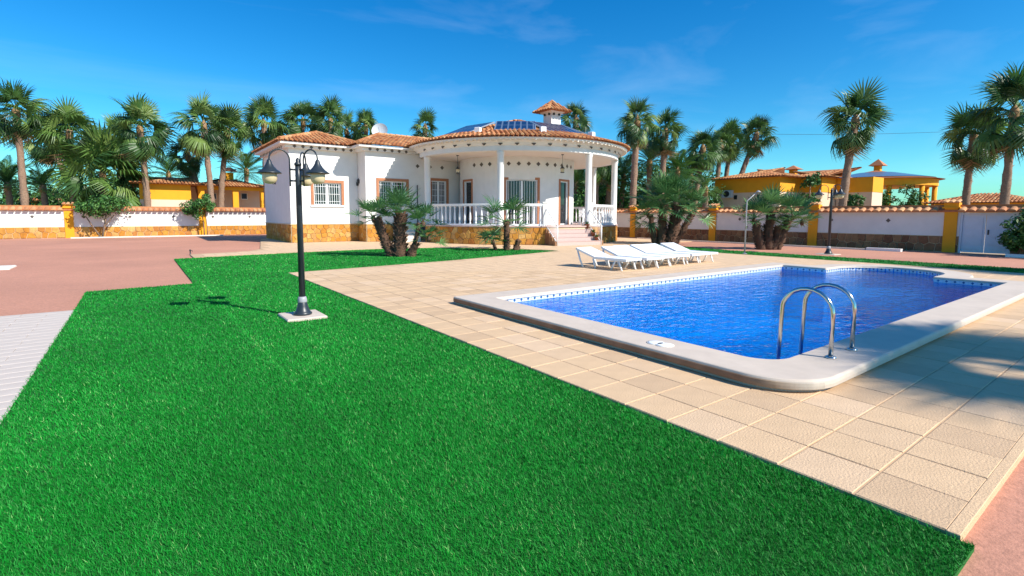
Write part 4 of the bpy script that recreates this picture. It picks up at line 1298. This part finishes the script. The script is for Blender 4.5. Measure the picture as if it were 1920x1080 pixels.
def palm(lb, base, top, crown_r, seed, kind='fan', grp='tall fan palms beyond the boundary walls', nfr=34, tr=.26, name='palm_tree', dead=5, mtr='bark'):
    rnd = random.Random(seed); base = Vector(base); top = Vector(top)
    t = thing(name, lb, 'palm tree', base, 0, grp)
    h = top - base; mid = h * .5 + Vector((h.x * -.12, h.y * -.12, 0))
    mb = trunk_mesh([(0, 0, -.05), h * .08, mid, h], [tr * 1.35, tr * 1.05, tr * .9, tr * .85], seed, boots=int(h.length * 16), blen=.16)
    local(mb, 'trunk', mtr, t, True)
    s_ = crown_r / (2.05 if kind == 'fan' else 2.6)
    heart = MB().lathe([(tr * .85, -.7), (tr * 1.05, -.35), (tr * .9, 0), (tr * .35, .25), (.02, .4)], 10)
    cr_ = local(heart, 'crown', 'dead_leaf', t, True); cr_.location = h
    for i in range(nfr):
        f = (i + .5) / nfr; az = i * 2.39996 + rnd.uniform(-.25, .25)
        if kind == 'fan':
            el = R(80 - 138 * f ** 1.05 + rnd.uniform(-14, 14)); me = (FAN_UP if f < .22 else FAN_MID if f < .62 else FAN_LOW)[rnd.randrange(3)]; rl_ = rnd.uniform(-1.25, 1.25)
            sc_ = s_ * rnd.uniform(.7, 1.2)
        else:
            el = R(78 - 95 * f + rnd.uniform(-8, 8)); me = FEATHER[rnd.randrange(3)]; sc_ = s_ * rnd.uniform(.85, 1.08); rl_ = rnd.uniform(-.5, .5)
        put('frond', me, cr_, Vector((0, 0, .10 - .55 * f)) * s_, frond_rot(az, el, rl_), sc_)
    for i in range(dead):
        put('dead_frond', FAN_DEAD[i % 2], cr_, (0, 0, -.5 * s_), frond_rot(rnd.uniform(0, 2 * PI), R(rnd.uniform(-82, -58)), 0), s_ * rnd.uniform(.7, .95))
    return t


def palm_px(lb, low, crown, depth, rpx, seed, **kw):
    c_ = at(*crown, depth); l_ = at(*low, depth); d_ = c_ - l_
    b = l_ + d_ * ((YZ - l_.z) / d_.z) if abs(d_.z) > .5 else Vector((l_.x, l_.y, YZ))
    b.z = YZ - .03
    return palm(lb, b, c_, rpx * depth / FPX, seed, **kw)


LP = 'fan palms beyond the left boundary wall'; HP = 'fan palms behind the villa'; RP = 'fan palms beyond the right boundary wall'
palm_px('tall fan palm with thick bare trunk nearest the left edge', (46, 378), (30, 205), 41, 62, 1, grp=LP)
palm_px('fan palm rising above the bushy young palm on the left', (140, 378), (130, 245), 43, 62, 2, grp=LP)
palm_px('slimmer fan palm just right of the leftmost palm', (125, 350), (88, 255), 50, 52, 3, grp=LP)
palm_px('fan palm standing alone left of the yellow house', (276, 378), (262, 238), 44, 62, 4, grp=LP)
palm_px('distant fan palm left of the lone palm, half hidden', (228, 378), (222, 258), 56, 48, 5, grp=LP)
palm_px('tallest fan palm in front of the left yellow house', (396, 378), (382, 232), 46, 58, 6, grp=LP)
palm_px('fan palm just right of the tallest palm before the yellow house', (416, 378), (426, 245), 48, 54, 7, grp=LP)
palm_px('short leaning fan palm before the yellow house roof', (370, 360), (352, 288), 49, 42, 8, grp=LP)
palm_px('fan palm right behind the left corner of the villa', (500, 378), (494, 228), 50, 52, 9, grp=HP)
palm_px('fan palm above the left end of the villa roof', (565, 378), (568, 226), 56, 46, 10, grp=HP)
palm_px('fan palm above the middle of the left villa roof', (612, 378), (620, 224), 55, 46, 11, grp=HP)
palm_px('smaller fan palm between the roof palms and the satellite dish', (655, 378), (650, 245), 60, 38, 12, grp=HP)
palm_px('fan palm beside the satellite dish', (688, 378), (686, 238), 58, 36, 13, grp=HP)
palm_px('lone fan palm above the valley of the villa roof', (800, 378), (797, 238), 50, 38, 14, grp=HP, nfr=26, dead=0)
palm_px('fan palm right of the villa chimney', (1080, 378), (1080, 222), 48, 36, 15, grp=HP)
palm_px('tall fan palm right beside the round porch roof', (1187, 378), (1195, 225), 38, 50, 16, grp=RP)
palm_px('fan palm just right of the palm beside the porch roof', (1240, 378), (1248, 245), 42, 48, 17, grp=RP)
palm_px('fan palm in the middle of the thicket right of the villa', (1305, 378), (1318, 276), 46, 46, 19, grp=RP)
palm_px('slim fan palm left of the pair above the yellow house', (1342, 378), (1352, 268), 52, 36, 20, grp=RP)
palm_px('left of the two dark fan palms above the right yellow house', (1363, 330), (1372, 262), 56, 40, 21, grp=RP)
palm_px('right of the two dark fan palms above the right yellow house', (1394, 330), (1419, 250), 52, 42, 22, grp=RP)
palm_px('big lone fan palm in front of the right yellow house', (1582, 378), (1604, 222), 35, 68, 23, grp=RP)
palm_px('fan palm left of the palm at the right edge', (1812, 372), (1826, 252), 38, 66, 24, grp=RP)
palm_px('tallest fan palm at the right edge', (1884, 375), (1902, 205), 34, 84, 25, grp=RP)
palm_px('bare trunked palm seen between the porch columns', (1117, 380), (1119, 300), 44, 44, 26, grp=HP)
FP = 'feather palms beyond the boundary walls'
palm_px('bushy feather palm behind the wall at the left edge', (18, 378), (14, 345), 46, 62, 31, kind='feather', grp=FP, nfr=34, dead=0)
palm_px('bushy feather palm between the two leftmost trunks', (84, 378), (80, 348), 45, 46, 32, kind='feather', grp=FP, nfr=30, dead=0)
palm_px('broad young fan palm above the round shrub on the left', (195, 378), (192, 322), 43.5, 88, 33, grp=LP, nfr=46, dead=2)
palm_px('feather palm with upright fronds over the yellow roof', (318, 378), (316, 325), 58, 46, 34, kind='feather', grp=FP, nfr=26, dead=0)
palm_px('feather palm between the yellow house and the villa', (462, 378), (462, 318), 56, 50, 35, kind='feather', grp=FP, nfr=30, dead=0)
palm_px('feather palm behind the right side of the porch roof', (1216, 378), (1218, 300), 45, 62, 36, kind='feather', grp=FP, nfr=34, dead=0)
palm_px('bright green feather palm in the thicket right of the villa', (1268, 378), (1270, 318), 44, 50, 37, kind='feather', grp=FP, nfr=34, dead=0)
palm_px('low feather palm left of the right yellow house', (1322, 380), (1322, 352), 42, 40, 38, kind='feather', grp=FP, nfr=24, dead=0)
palm_px('dark feather palm seen through the porch left of the column', (1078, 385), (1080, 345), 47, 50, 39, kind='feather', grp=FP, nfr=30, dead=0)
palm_px('dark feather palm seen through the porch right of the bare trunk', (1140, 385), (1142, 345), 46, 50, 40, kind='feather', grp=FP, nfr=30, dead=0)
palm_px('dark feather palm low behind the tall palm by the porch', (1165, 385), (1170, 330), 47, 52, 41, kind='feather', grp=FP, nfr=30, dead=0)
palm_px('feather palm deep in the thicket right of the villa', (1292, 380), (1296, 330), 50, 48, 42, kind='feather', grp=FP, nfr=30, dead=0)
# two palms right of and behind the camera throw their shade on the deck and the far rim
for k_, (sx_, sy_, hh, rr, lb) in enumerate(((7.1, .75, 11.0, 2.2, 'tall fan palm standing out of view to the right, shading the deck'), (19.6, 2.2, 9.0, 2.2, 'fan palm out of view beyond the right edge, shading the far pool rim'))):
    off = hh / math.tan(SUN_EL); c_ = Vector((sx_ + off * math.cos(SUN_AZ), sy_ + off * math.sin(SUN_AZ), hh))
    palm(lb, (c_.x + .2, c_.y, YZ - .03), c_, rr, 70 + k_, grp=None, nfr=34)


# clumping blue fan palms in the garden
def clump(lb, heads, depth_pt, seed, trunks, mtr='bark_dark'):
    base = Vector(depth_pt); dep = base.x * cB + base.y * cA; rnd = random.Random(seed)
    t = thing('fan_palm_clump', lb, 'palm', base, 0, 'low fan palm clumps in the garden')
    for (bx, by), (tx, ty), r_ in trunks:
        b = at(bx, by, dep); b.z = YZ - .02; c_ = at(tx, ty, dep); dz = c_ - base; b0 = b - base
        m_ = b0.lerp(dz, .5) + Vector((rnd.uniform(-.05, .05), rnd.uniform(-.05, .05), -.03))
        local(trunk_mesh([b0, m_, dz], [r_ * 1.15, r_, r_ * .9], seed + int(bx), boots=int(160 * (dz - b0).length), seg=10, blen=r_ * .8), 'trunk', mtr, t, True)
    for hx, hy, rp, n_, e0, e1 in heads:
        c_ = at(hx, hy, dep) - base + Vector((rnd.uniform(-.1, .1), rnd.uniform(-.1, .1), 0)); s_ = rp * dep / FPX / 1.6
        hb = local(MB().lathe([(.05, -.12), (.09, -.04), (.07, .06), (.01, .16)], 8), 'crown', mtr, t, True); hb.location = c_
        for i in range(n_):
            f = (i + .5) / n_; az = i * 2.39996 + rnd.uniform(-.3, .3); el = R(e0 + (e1 - e0) * f + rnd.uniform(-8, 8))
            put('frond', BLUE[rnd.randrange(3)], hb, (0, 0, 0), frond_rot(az, el, rnd.uniform(-.4, .4)), s_ * rnd.uniform(.8, 1.12))


p1 = ground(748, 482, YZ)
clump('fan palm clump with three shaggy trunks on the lawn before the villa', [(702, 411, 48, 15, 72, -18), (751, 404, 54, 19, 84, -5), (791, 420, 46, 14, 74, -25), (806, 447, 38, 11, 66, -15)], p1, 3,
      [((737, 482), (706, 408), .16), ((749, 482), (752, 400), .21), ((768, 480), (786, 418), .07), ((770, 480), (781, 455), .13)])
p2 = ground(952, 470, YZ)
clump('small fan palm with one slim trunk before the porch', [(950, 418, 62, 13, 66, -25), (926, 454, 34, 14, 70, -5)], p2, 5, [((950, 470), (950, 414), .12), ((966, 469), (972, 450), .12), ((930, 470), (926, 456), .07)])
p3 = ground(1246, 459, YZ)
clump('large fan palm clump with thick trunks behind the sun loungers', [(1244, 385, 62, 24, 88, -35), (1214, 404, 44, 13, 74, -45), (1272, 376, 50, 16, 88, -20), (1304, 394, 44, 16, 84, -38), (1256, 364, 46, 12, 88, 20)], p3, 7,
      [((1238, 459), (1244, 385), .2), ((1254, 458), (1272, 386), .26), ((1262, 458), (1298, 400), .15), ((1229, 459), (1220, 404), .13)])
p4 = ground(1440, 468, YZ)
clump('wide fan palm clump by the grass strip beyond the pool', [(1414, 412, 46, 14, 84, -20), (1447, 400, 50, 15, 88, -10), (1484, 408, 52, 15, 80, -20), (1502, 418, 44, 10, 60, -10), (1462, 426, 36, 9, 65, -25)], p4, 9,
      [((1428, 468), (1416, 415), .17), ((1440, 469), (1446, 402), .18), ((1456, 468), (1480, 410), .15), ((1448, 468), (1460, 425), .16)])


# shrubs
def shrub(lb, base, heads, stems, seed, nleaf=2600, ls=.075, name='round_shrub', grp='clipped shrubs along the boundary walls', cat='shrub', fruit=0):
    rnd = random.Random(seed); base = Vector(base); t = thing(name, lb, cat, base, 0, grp)
    st = MB()
    for a, b, r_ in stems: st.tube([a, Vector(a).lerp(Vector(b), .5) + Vector((rnd.uniform(-.05, .05), 0, .02)), b], [r_, r_ * .8, r_ * .55], 7)
    if stems: local(st, 'stem', 'stem', t, True)
    lf = MB(); clumps = []
    for (c_, rx, rz) in heads:
        for i in range(26):
            v = Vector((rnd.gauss(0, 1), rnd.gauss(0, 1), rnd.gauss(0, 1))).normalized() * rnd.uniform(.35, 1.0)
            clumps.append((Vector(c_) + Vector((v.x * rx, v.y * rx, v.z * rz)), rx * rnd.uniform(.2, .36)))
    for i in range(nleaf):
        c_, r_ = rnd.choice(clumps); v = Vector((rnd.gauss(0, 1), rnd.gauss(0, 1), rnd.gauss(0, 1))).normalized() * r_ * rnd.random() ** .4
        p = c_ + v; nr = (v + Vector((0, 0, .4)) * r_ + Vector((rnd.uniform(-1, 1), rnd.uniform(-1, 1), rnd.uniform(-1, 1))) * r_ * .6).normalized()
        u = nr.orthogonal().normalized(); u = Quaternion(nr, rnd.uniform(0, 6.28)) @ u; w_ = nr.cross(u); l_ = ls * rnd.uniform(.7, 1.3)
        lf.add([p - u * l_, p - w_ * l_ * .45, p + u * l_, p + w_ * l_ * .45], [(0, 1, 2, 3)], min(1, max(0, rnd.gauss(.5, .22))))
    local(lf, 'crown', 'shrub_leaf', t)
    return t


b = on_y(190, 443, 41.9); b = Vector((b.x, 41.75, YZ))
shrub('broad clipped shrub on forked stems before the left boundary wall', b, [((.1, 0, 2.0), 1.35, .62), ((.6, 0, 2.1), .9, .5), ((-.6, 0, 1.95), .8, .45)], [((0, 0, 0), (-.8, .1, 1.6), .05), ((.05, 0, 0), (.35, 0, 1.7), .06), ((.1, 0, .6), (.9, 0, 1.7), .045)], 1, 4200, .085)
b = Vector((on_y(385, 440, 41.75).x, 41.75, YZ))
shrub('small round orange tree beside the ochre wall post on the left', b, [((-.2, 0, 2.15), 1.05, .85)], [((-.06, 0, 0), (-.15, 0, 1.6), .045), ((.12, 0, 0), (.05, 0, 1.6), .035)], 2, 3400, .08, 'orange_tree', cat='tree')
b = Vector((27.2, 3.85, YZ))
shrub('dense dark shrub beside the gate at the right edge', b, [((0, -.2, 1.15), .95, .75), ((-.1, -1.1, 1.2), .9, .8), ((0, .2, .75), .6, .5)], [((0, -.3, 0), (0, -.2, .8), .05), ((.05, -.8, 0), (0, -1.1, .8), .05)], 3, 4600, .075, 'dense_shrub')
GS = 'garden bushes beyond the boundary walls'
k_ = 0
for px, py, dep, r_, lb in ((40, 372, 52, 1.5, 'bush behind the wall at the left edge'), (110, 372, 52, 1.4, 'bush behind the wall left of the ochre post'), (215, 365, 50, 1.6, 'bush behind the wall right of the broad shrub'), (300, 370, 50, 1.3, 'leafy bush before the left yellow house'), (345, 372, 51, 1.1, 'bush beside the short leaning palm'),
                            (1066, 375, 44, 2.2, 'dark bush seen through the left gap of the porch'), (1100, 372, 48, 2.2, 'dark bush behind the porch stairs railing'), (1145, 372, 48, 2.3, 'dark bush seen through the right gap of the porch'), (1180, 368, 47, 2.2, 'bush behind the palm beside the porch'),
                            (1225, 365, 46, 2.0, 'bush in the thicket behind the large clump'), (1285, 362, 48, 2.2, 'bush in the thicket left of the yellow house'), (1328, 370, 47, 1.5, 'bush at the left corner of the right yellow house'), (1520, 338, 45, .9, 'bushy treetop before the roof of the right orange house'),
                            (1660, 372, 50, 1.1, 'dark bush under the porch of the right yellow house'), (1705, 370, 50, 1.4, 'bush at the right end of the right yellow house'), (1600, 376, 44, .9, 'low bush before the right yellow house')):
    c_ = at(px, py, dep); k_ += 1
    zc_ = max(c_.z - YZ, r_ * .8)
    shrub(lb, (c_.x, c_.y, YZ), [((0, 0, zc_), r_, r_ * .8), ((r_ * .5, .3, zc_ * .6), r_ * .9, r_ * .8), ((-r_ * .5, -.3, zc_ * .6), r_ * .9, r_ * .8)], [((0, 0, 0), (0, 0, zc_), .08)], 100 + k_, 1800, .14, 'garden_bush', GS)

TG = 'dark leafy trees in the thickets beyond the walls'
for k_, (px, py, dep, r_, lb) in enumerate(((8, 350, 58, 2.6, 'leafy tree at the left edge behind the feather palm'), (100, 352, 60, 2.6, 'leafy tree behind the second palm trunk on the left'), (175, 345, 58, 2.6, 'leafy tree behind the broad young fan palm'), (235, 350, 57, 2.2, 'leafy tree left of the lone palm trunk'),
                                            (1060, 350, 54, 2.8, 'dark tree seen through the porch beside the narrow door'), (1095, 345, 56, 2.8, 'dark tree behind the tall porch column'), (1130, 350, 54, 2.8, 'dark tree seen between the two right porch columns'), (1165, 345, 55, 2.8, 'dark tree just right of the porch'),
                                            (1210, 335, 54, 3.0, 'dark tree left in the thicket beside the villa'), (1255, 330, 55, 3.0, 'dark tree in the middle of the thicket beside the villa'), (1300, 338, 56, 2.8, 'dark tree right in the thicket beside the villa'))):
    c_ = at(px, py, dep); zc_ = c_.z - YZ
    shrub(lb, (c_.x, c_.y, YZ), [((0, 0, zc_), r_, r_ * .85), ((r_ * .6, .3, zc_ * .55), r_ * .9, r_ * .8), ((-r_ * .6, -.3, zc_ * .55), r_ * .9, r_ * .8)], [((0, 0, 0), (0, 0, zc_), .16), ((0, 0, zc_ * .4), (r_ * .5, 0, zc_ * .9), .08), ((0, 0, zc_ * .4), (-r_ * .5, 0, zc_ * .9), .08)], 200 + k_, 3600, .17, 'leafy_tree', TG, 'tree')

# ------------------------------------------------------------------ neighbouring houses
def hip_roof(parent, x0, x1, y0, y1, z, rise_, seed, ridge_x=True):
    e = [(x0, y0, z), (x1, y0, z), (x1, y1, z), (x0, y1, z)]
    if ridge_x: h = (y1 - y0) / 2; a = (x0 + h, y0 + h, z + rise_); b = (x1 - h, y0 + h, z + rise_)
    else: h = (x1 - x0) / 2; a = (x0 + h, y0 + h, z + rise_); b = (x0 + h, y1 - h, z + rise_)
    mb = MB()
    if ridge_x:
        tiled_plane(mb, e[0], e[1], a, b, .26, .5, seed); tiled_plane(mb, e[3], e[0], a, a, .26, .5, seed + 1); tiled_plane(mb, e[1], e[2], b, b, .26, .5, seed + 2)
        core = [(0, 1, 5, 4), (1, 2, 5), (2, 3, 4, 5), (3, 0, 4)]
    else:
        tiled_plane(mb, e[3], e[0], b, a, .26, .5, seed); tiled_plane(mb, e[0], e[1], a, a, .26, .5, seed + 1); tiled_plane(mb, e[2], e[3], b, b, .26, .5, seed + 2)
        core = [(0, 1, 4), (1, 2, 5, 4), (2, 3, 5), (3, 0, 4, 5)]
    mb.add([Vector(p) - Vector((0, 0, .03)) for p in e + [a, b]], core + [(3, 2, 1, 0)], .4)
    return mb.build('roof', 'roof_tile', parent)


# left: ochre house beyond the wall
ly = 56.0
x_c = [on_y(px, 380, ly).x for px in (378, 442, 493)]
zb = on_y(440, 357, ly).z; ze = on_y(440, 350, ly).z; zr = on_y(440, 336, ly + 3).z
nl = thing('yellow_house', 'yellow house with clay tile roof and columned porch behind the left boundary wall', 'house', (x_c[0], ly, YZ))
for x in x_c:
    mb = MB(); mb.box((x - .25, ly - .25, YZ), (x + .25, ly + .25, zb)); mb.build('column', 'peach' if False else 'ochre', nl)
mb = MB(); mb.box((x_c[0] - .3, ly - .3, zb), (x_c[2] + .5, ly + .3, ze)); mb.build('porch_beam', 'ochre', nl)
mb = MB(); mb.box((x_c[0] - 3.4, ly + 3, YZ), (x_c[2] + .4, ly + 3.3, ze - .01)); mb.build('wall', 'peach', nl)
xl = on_y(262, 370, ly - 1).x
mb = MB(); mb.box((xl, ly - 1.2, YZ), (x_c[0] - .9, ly + 6, ze - .02)); mb.build('side_block', 'ochre', nl)
mb = MB(); mb.box((xl - .01, ly - 1.22, YZ), (x_c[0] - .89, ly + 6.01, ze - 1.4)); mb.build('lower_wall', 'peach', nl)
hip_roof(nl, x_c[0] - 1.2, x_c[2] + 1.2, ly - .8, ly + 9, ze, zr - ze, 60); hip_roof(nl, xl - .6, x_c[0] + .2, ly - 1.8, ly + 8, ze + .01, zr - ze - .05, 64)
for px, z_a, z_b in ((400, 374, 362), (458, 374, 362)):
    a = on_y(px - 6, z_a, ly + 2.97); b_ = on_y(px + 6, z_b, ly + 2.97)
    mb = MB(); mb.box((a.x, ly + 2.95, a.z), (b_.x, ly + 3.02, b_.z)); wi = mb.build('window', 'white_paint', nl); mb = MB(); mb.box((a.x + .07, ly + 2.92, a.z + .07), (b_.x - .07, ly + 2.948, b_.z - .07)); mb.build('pane', 'glass_pane', wi)
c_ = on_y(430, 330, ly + 4)
mb = MB(); mb.box((c_.x - .35, ly + 3.7, ze), (c_.x + .35, ly + 4.3, on_y(430, 324, ly + 4).z)); chn = mb.build('chimney', 'ochre', nl)
mb = MB(); zt2 = on_y(430, 321, ly + 4).z; mb.hexa([(c_.x - .7, ly + 3.4, zt2), (c_.x + .7, ly + 3.4, zt2), (c_.x + .7, ly + 4.6, zt2), (c_.x - .7, ly + 4.6, zt2), (c_.x - .15, ly + 3.9, zt2 + .4), (c_.x + .15, ly + 3.9, zt2 + .4), (c_.x + .15, ly + 4.1, zt2 + .4), (c_.x - .15, ly + 4.1, zt2 + .4)]); mb.build('chimney_roof', 'terracotta', chn)

# right: ochre house beyond the wall, stepping back to a porch
D0 = 50.0
a0 = at(1340, 360, D0); XA = a0.x; Y0 = a0.y
ra_ = on_x(1462, 360, XA); Y1 = ra_.y
b1 = on_y(1500, 360, Y1); XB = b1.x; r2 = on_x(1540, 360, XB); Y2 = r2.y; b2 = on_y(1567, 360, Y2); XC = b2.x
nr = thing('orange_house', 'orange house with pink lower walls, clay roof and porch behind the right boundary wall', 'house', (XA, Y1, YZ))
ZE = on_x(1400, 334, XA).z; ZM = on_x(1400, 361, XA).z
for (x0, x1, y0, y1) in ((XA, XA + 9, Y1, Y0), (XB, XB + 9, Y2, Y1 - .01), (XC, XC + 2.5, on_x(1636, 360, XC).y, Y2 - .01)):
    mb = MB(); mb.box((x0, y0, ZM), (x1, y1, ZE)); mb.build('upper_wall', 'ochre', nr)
    mb = MB(); mb.box((x0 + .03, y0 + .03, YZ), (x1, y1 - .03, ZM - .001)); mb.build('lower_wall', 'peach', nr)
hip_roof(nr, XA - .6, XA + 9.6, Y1 - .6, Y0 + .6, ZE, 1.1, 70, False); hip_roof(nr, XB - .6, XB + 10, Y2 - .6, Y1 + 2, ZE + .02, 1.0, 74, False)
# porch at its right end
pA, pB, pC = at(1641, 360, 50.5), at(1693, 360, 54), at(1704, 360, 52.5)
ze2 = at(1690, 338, 52).z; zb2 = at(1690, 348, 52).z
cen = at(1640, 350, 56)
mb = MB(); dsc = [(cen.x + 5.4 * math.cos(2 * PI * i / 40), cen.y + 5.4 * math.sin(2 * PI * i / 40)) for i in range(40)]
mb.poly([dsc], ze2 + .15); mb.poly([dsc], zb2)
for i in range(40): a, b_ = dsc[i], dsc[(i + 1) % 40]; mb.add([(*a, zb2), (*b_, zb2), (*b_, ze2 + .15), (*a, ze2 + .15)], [(0, 1, 2, 3)])
mb.build('porch_beam', 'ochre', nr)
mb = MB(); apx = (cen.x, cen.y, ze2 + 1.35); rim = [(cen.x + 5.9 * math.cos(2 * PI * i / 60), cen.y + 5.9 * math.sin(2 * PI * i / 60), ze2 + .16) for i in range(60)]
mb.add(rim + [apx], [(i, (i + 1) % 60, 60) for i in range(60)], .2); mb.build('porch_roof', 'roof_tile', nr)
mb = MB(); mb.add([(cen.x + (p[0] - cen.x) * k2, cen.y + (p[1] - cen.y) * k2, ze2 + .16 + 1.19 * (1 - k2) + .06) for k2 in (.88, .3) for p in rim], [(i, (i + 1) % 60, 60 + (i + 1) % 60, 60 + i) for i in range(60)]); mb.build('roof_solar_field', 'solar_cell', nr)
for k_ in range(5):
    a = FW + PI + R((-62, -22, 14, 48, 80)[k_]); x, y = cen.x + 5.1 * math.cos(a), cen.y + 5.1 * math.sin(a)
    mb = MB(); mb.lathe([(.22, YZ), (.22, zb2)], 14, (x, y, 0)); mb.build('column', 'ochre', nr, True)
for px, dep in ((1487, 53), (1645, 57)):
    c_ = at(px, 330, dep); z1 = at(px, 318 if px < 1500 else 311, dep).z; z2 = at(px, 310 if px < 1500 else 298, dep).z
    mb = MB(); mb.box((c_.x - .3, c_.y - .3, 4.6), (c_.x + .3, c_.y + .3, z1)); q = mb.build('chimney', 'ochre', nr)
    mb = MB(); w_ = .72; mb.add([(c_.x - w_, c_.y - w_, z1), (c_.x + w_, c_.y - w_, z1), (c_.x + w_, c_.y + w_, z1), (c_.x - w_, c_.y + w_, z1), (c_.x, c_.y, z2)], [(0, 1, 4), (1, 2, 4), (2, 3, 4), (3, 0, 4), (3, 2, 1, 0)]); mb.build('chimney_roof', 'terracotta', q)
# windows and the air conditioner of that house
for pxa, pxb, pya, pyb in ((1376, 1382, 374, 366), (1420, 1424, 372, 365)):
    a = on_x(pxa, pya, XA); b_ = on_x(pxb, pyb, XA)
    mb = MB(); mb.box((XA - .03, b_.y, a.z), (XA + .02, a.y, b_.z)); mb.build('vent', 'dark', nr)
a = on_x(1366, 364, XA)
ac = thing('air_conditioner', 'round fan air conditioner unit on the left wall of the orange house', 'air conditioner', (XA - .02, a.y, a.z - .35))
local(MB().box((-.36, -.5, 0), (0, .5, .7), bev=.02), 'casing', 'dish', ac); tmp = MB().lathe([(.29, 0), (.29, .02), (.05, .03)], 20); tmp.v = [(-.36 - z, x, y + .35) for x, y, z in tmp.v]; local(tmp, 'fan_grille', 'dark', ac)
a = on_x(1612, 385, XC); b_ = on_x(1632, 366, XC)
wmb = MB(); p_ = at(1622, 374, 51); wmb.box((p_.x - .05, p_.y - .7, p_.z - .9), (p_.x + .05, p_.y + .7, p_.z + .35)); wmb.build('shutter', 'peach', nr)
# low tiled roof of another house at the far right
p_ = at(1838, 372, 46)
fr2 = thing('garden_house', 'low building with clay tile roof behind the gate at the far right', 'house', (p_.x, p_.y, YZ))
zz = at(1838, 380, 46).z; zt3 = at(1838, 362, 47).z
mb = MB(); mb.box((p_.x + .8, p_.y - 3.2, YZ), (p_.x + 6, p_.y + 3.4, zz)); mb.build('wall', 'ochre', fr2)
hip_roof(fr2, p_.x, p_.x + 7, p_.y - 4, p_.y + 4.2, zz, zt3 - zz, 90, False)
# roofs seen left behind the wall beside the palms
p_ = at(108, 377, 60)
fl2 = thing('orange_outbuilding', 'low orange outbuilding just above the left boundary wall', 'house', (p_.x, p_.y, YZ))
mb = MB(); mb.box((p_.x - 3, p_.y, YZ), (p_.x + 2, p_.y + 4, p_.z)); mb.build('wall', 'ochre_dark', fl2); hip_roof(fl2, p_.x - 3.5, p_.x + 2.5, p_.y - .5, p_.y + 4.5, p_.z, .6, 95)
# overhead wire
a, b_ = at(1240, 246, 60), at(1925, 240, 60)
pts = [a.lerp(b_, i / 16) - Vector((0, 0, 1.1 * math.sin(PI * i / 16) * .5)) for i in range(17)]
tag(MB().tube(pts, .018, 5).build('overhead_wire', 'wire', origin=a), 'thin dark overhead wire crossing the sky on the right', 'wire')
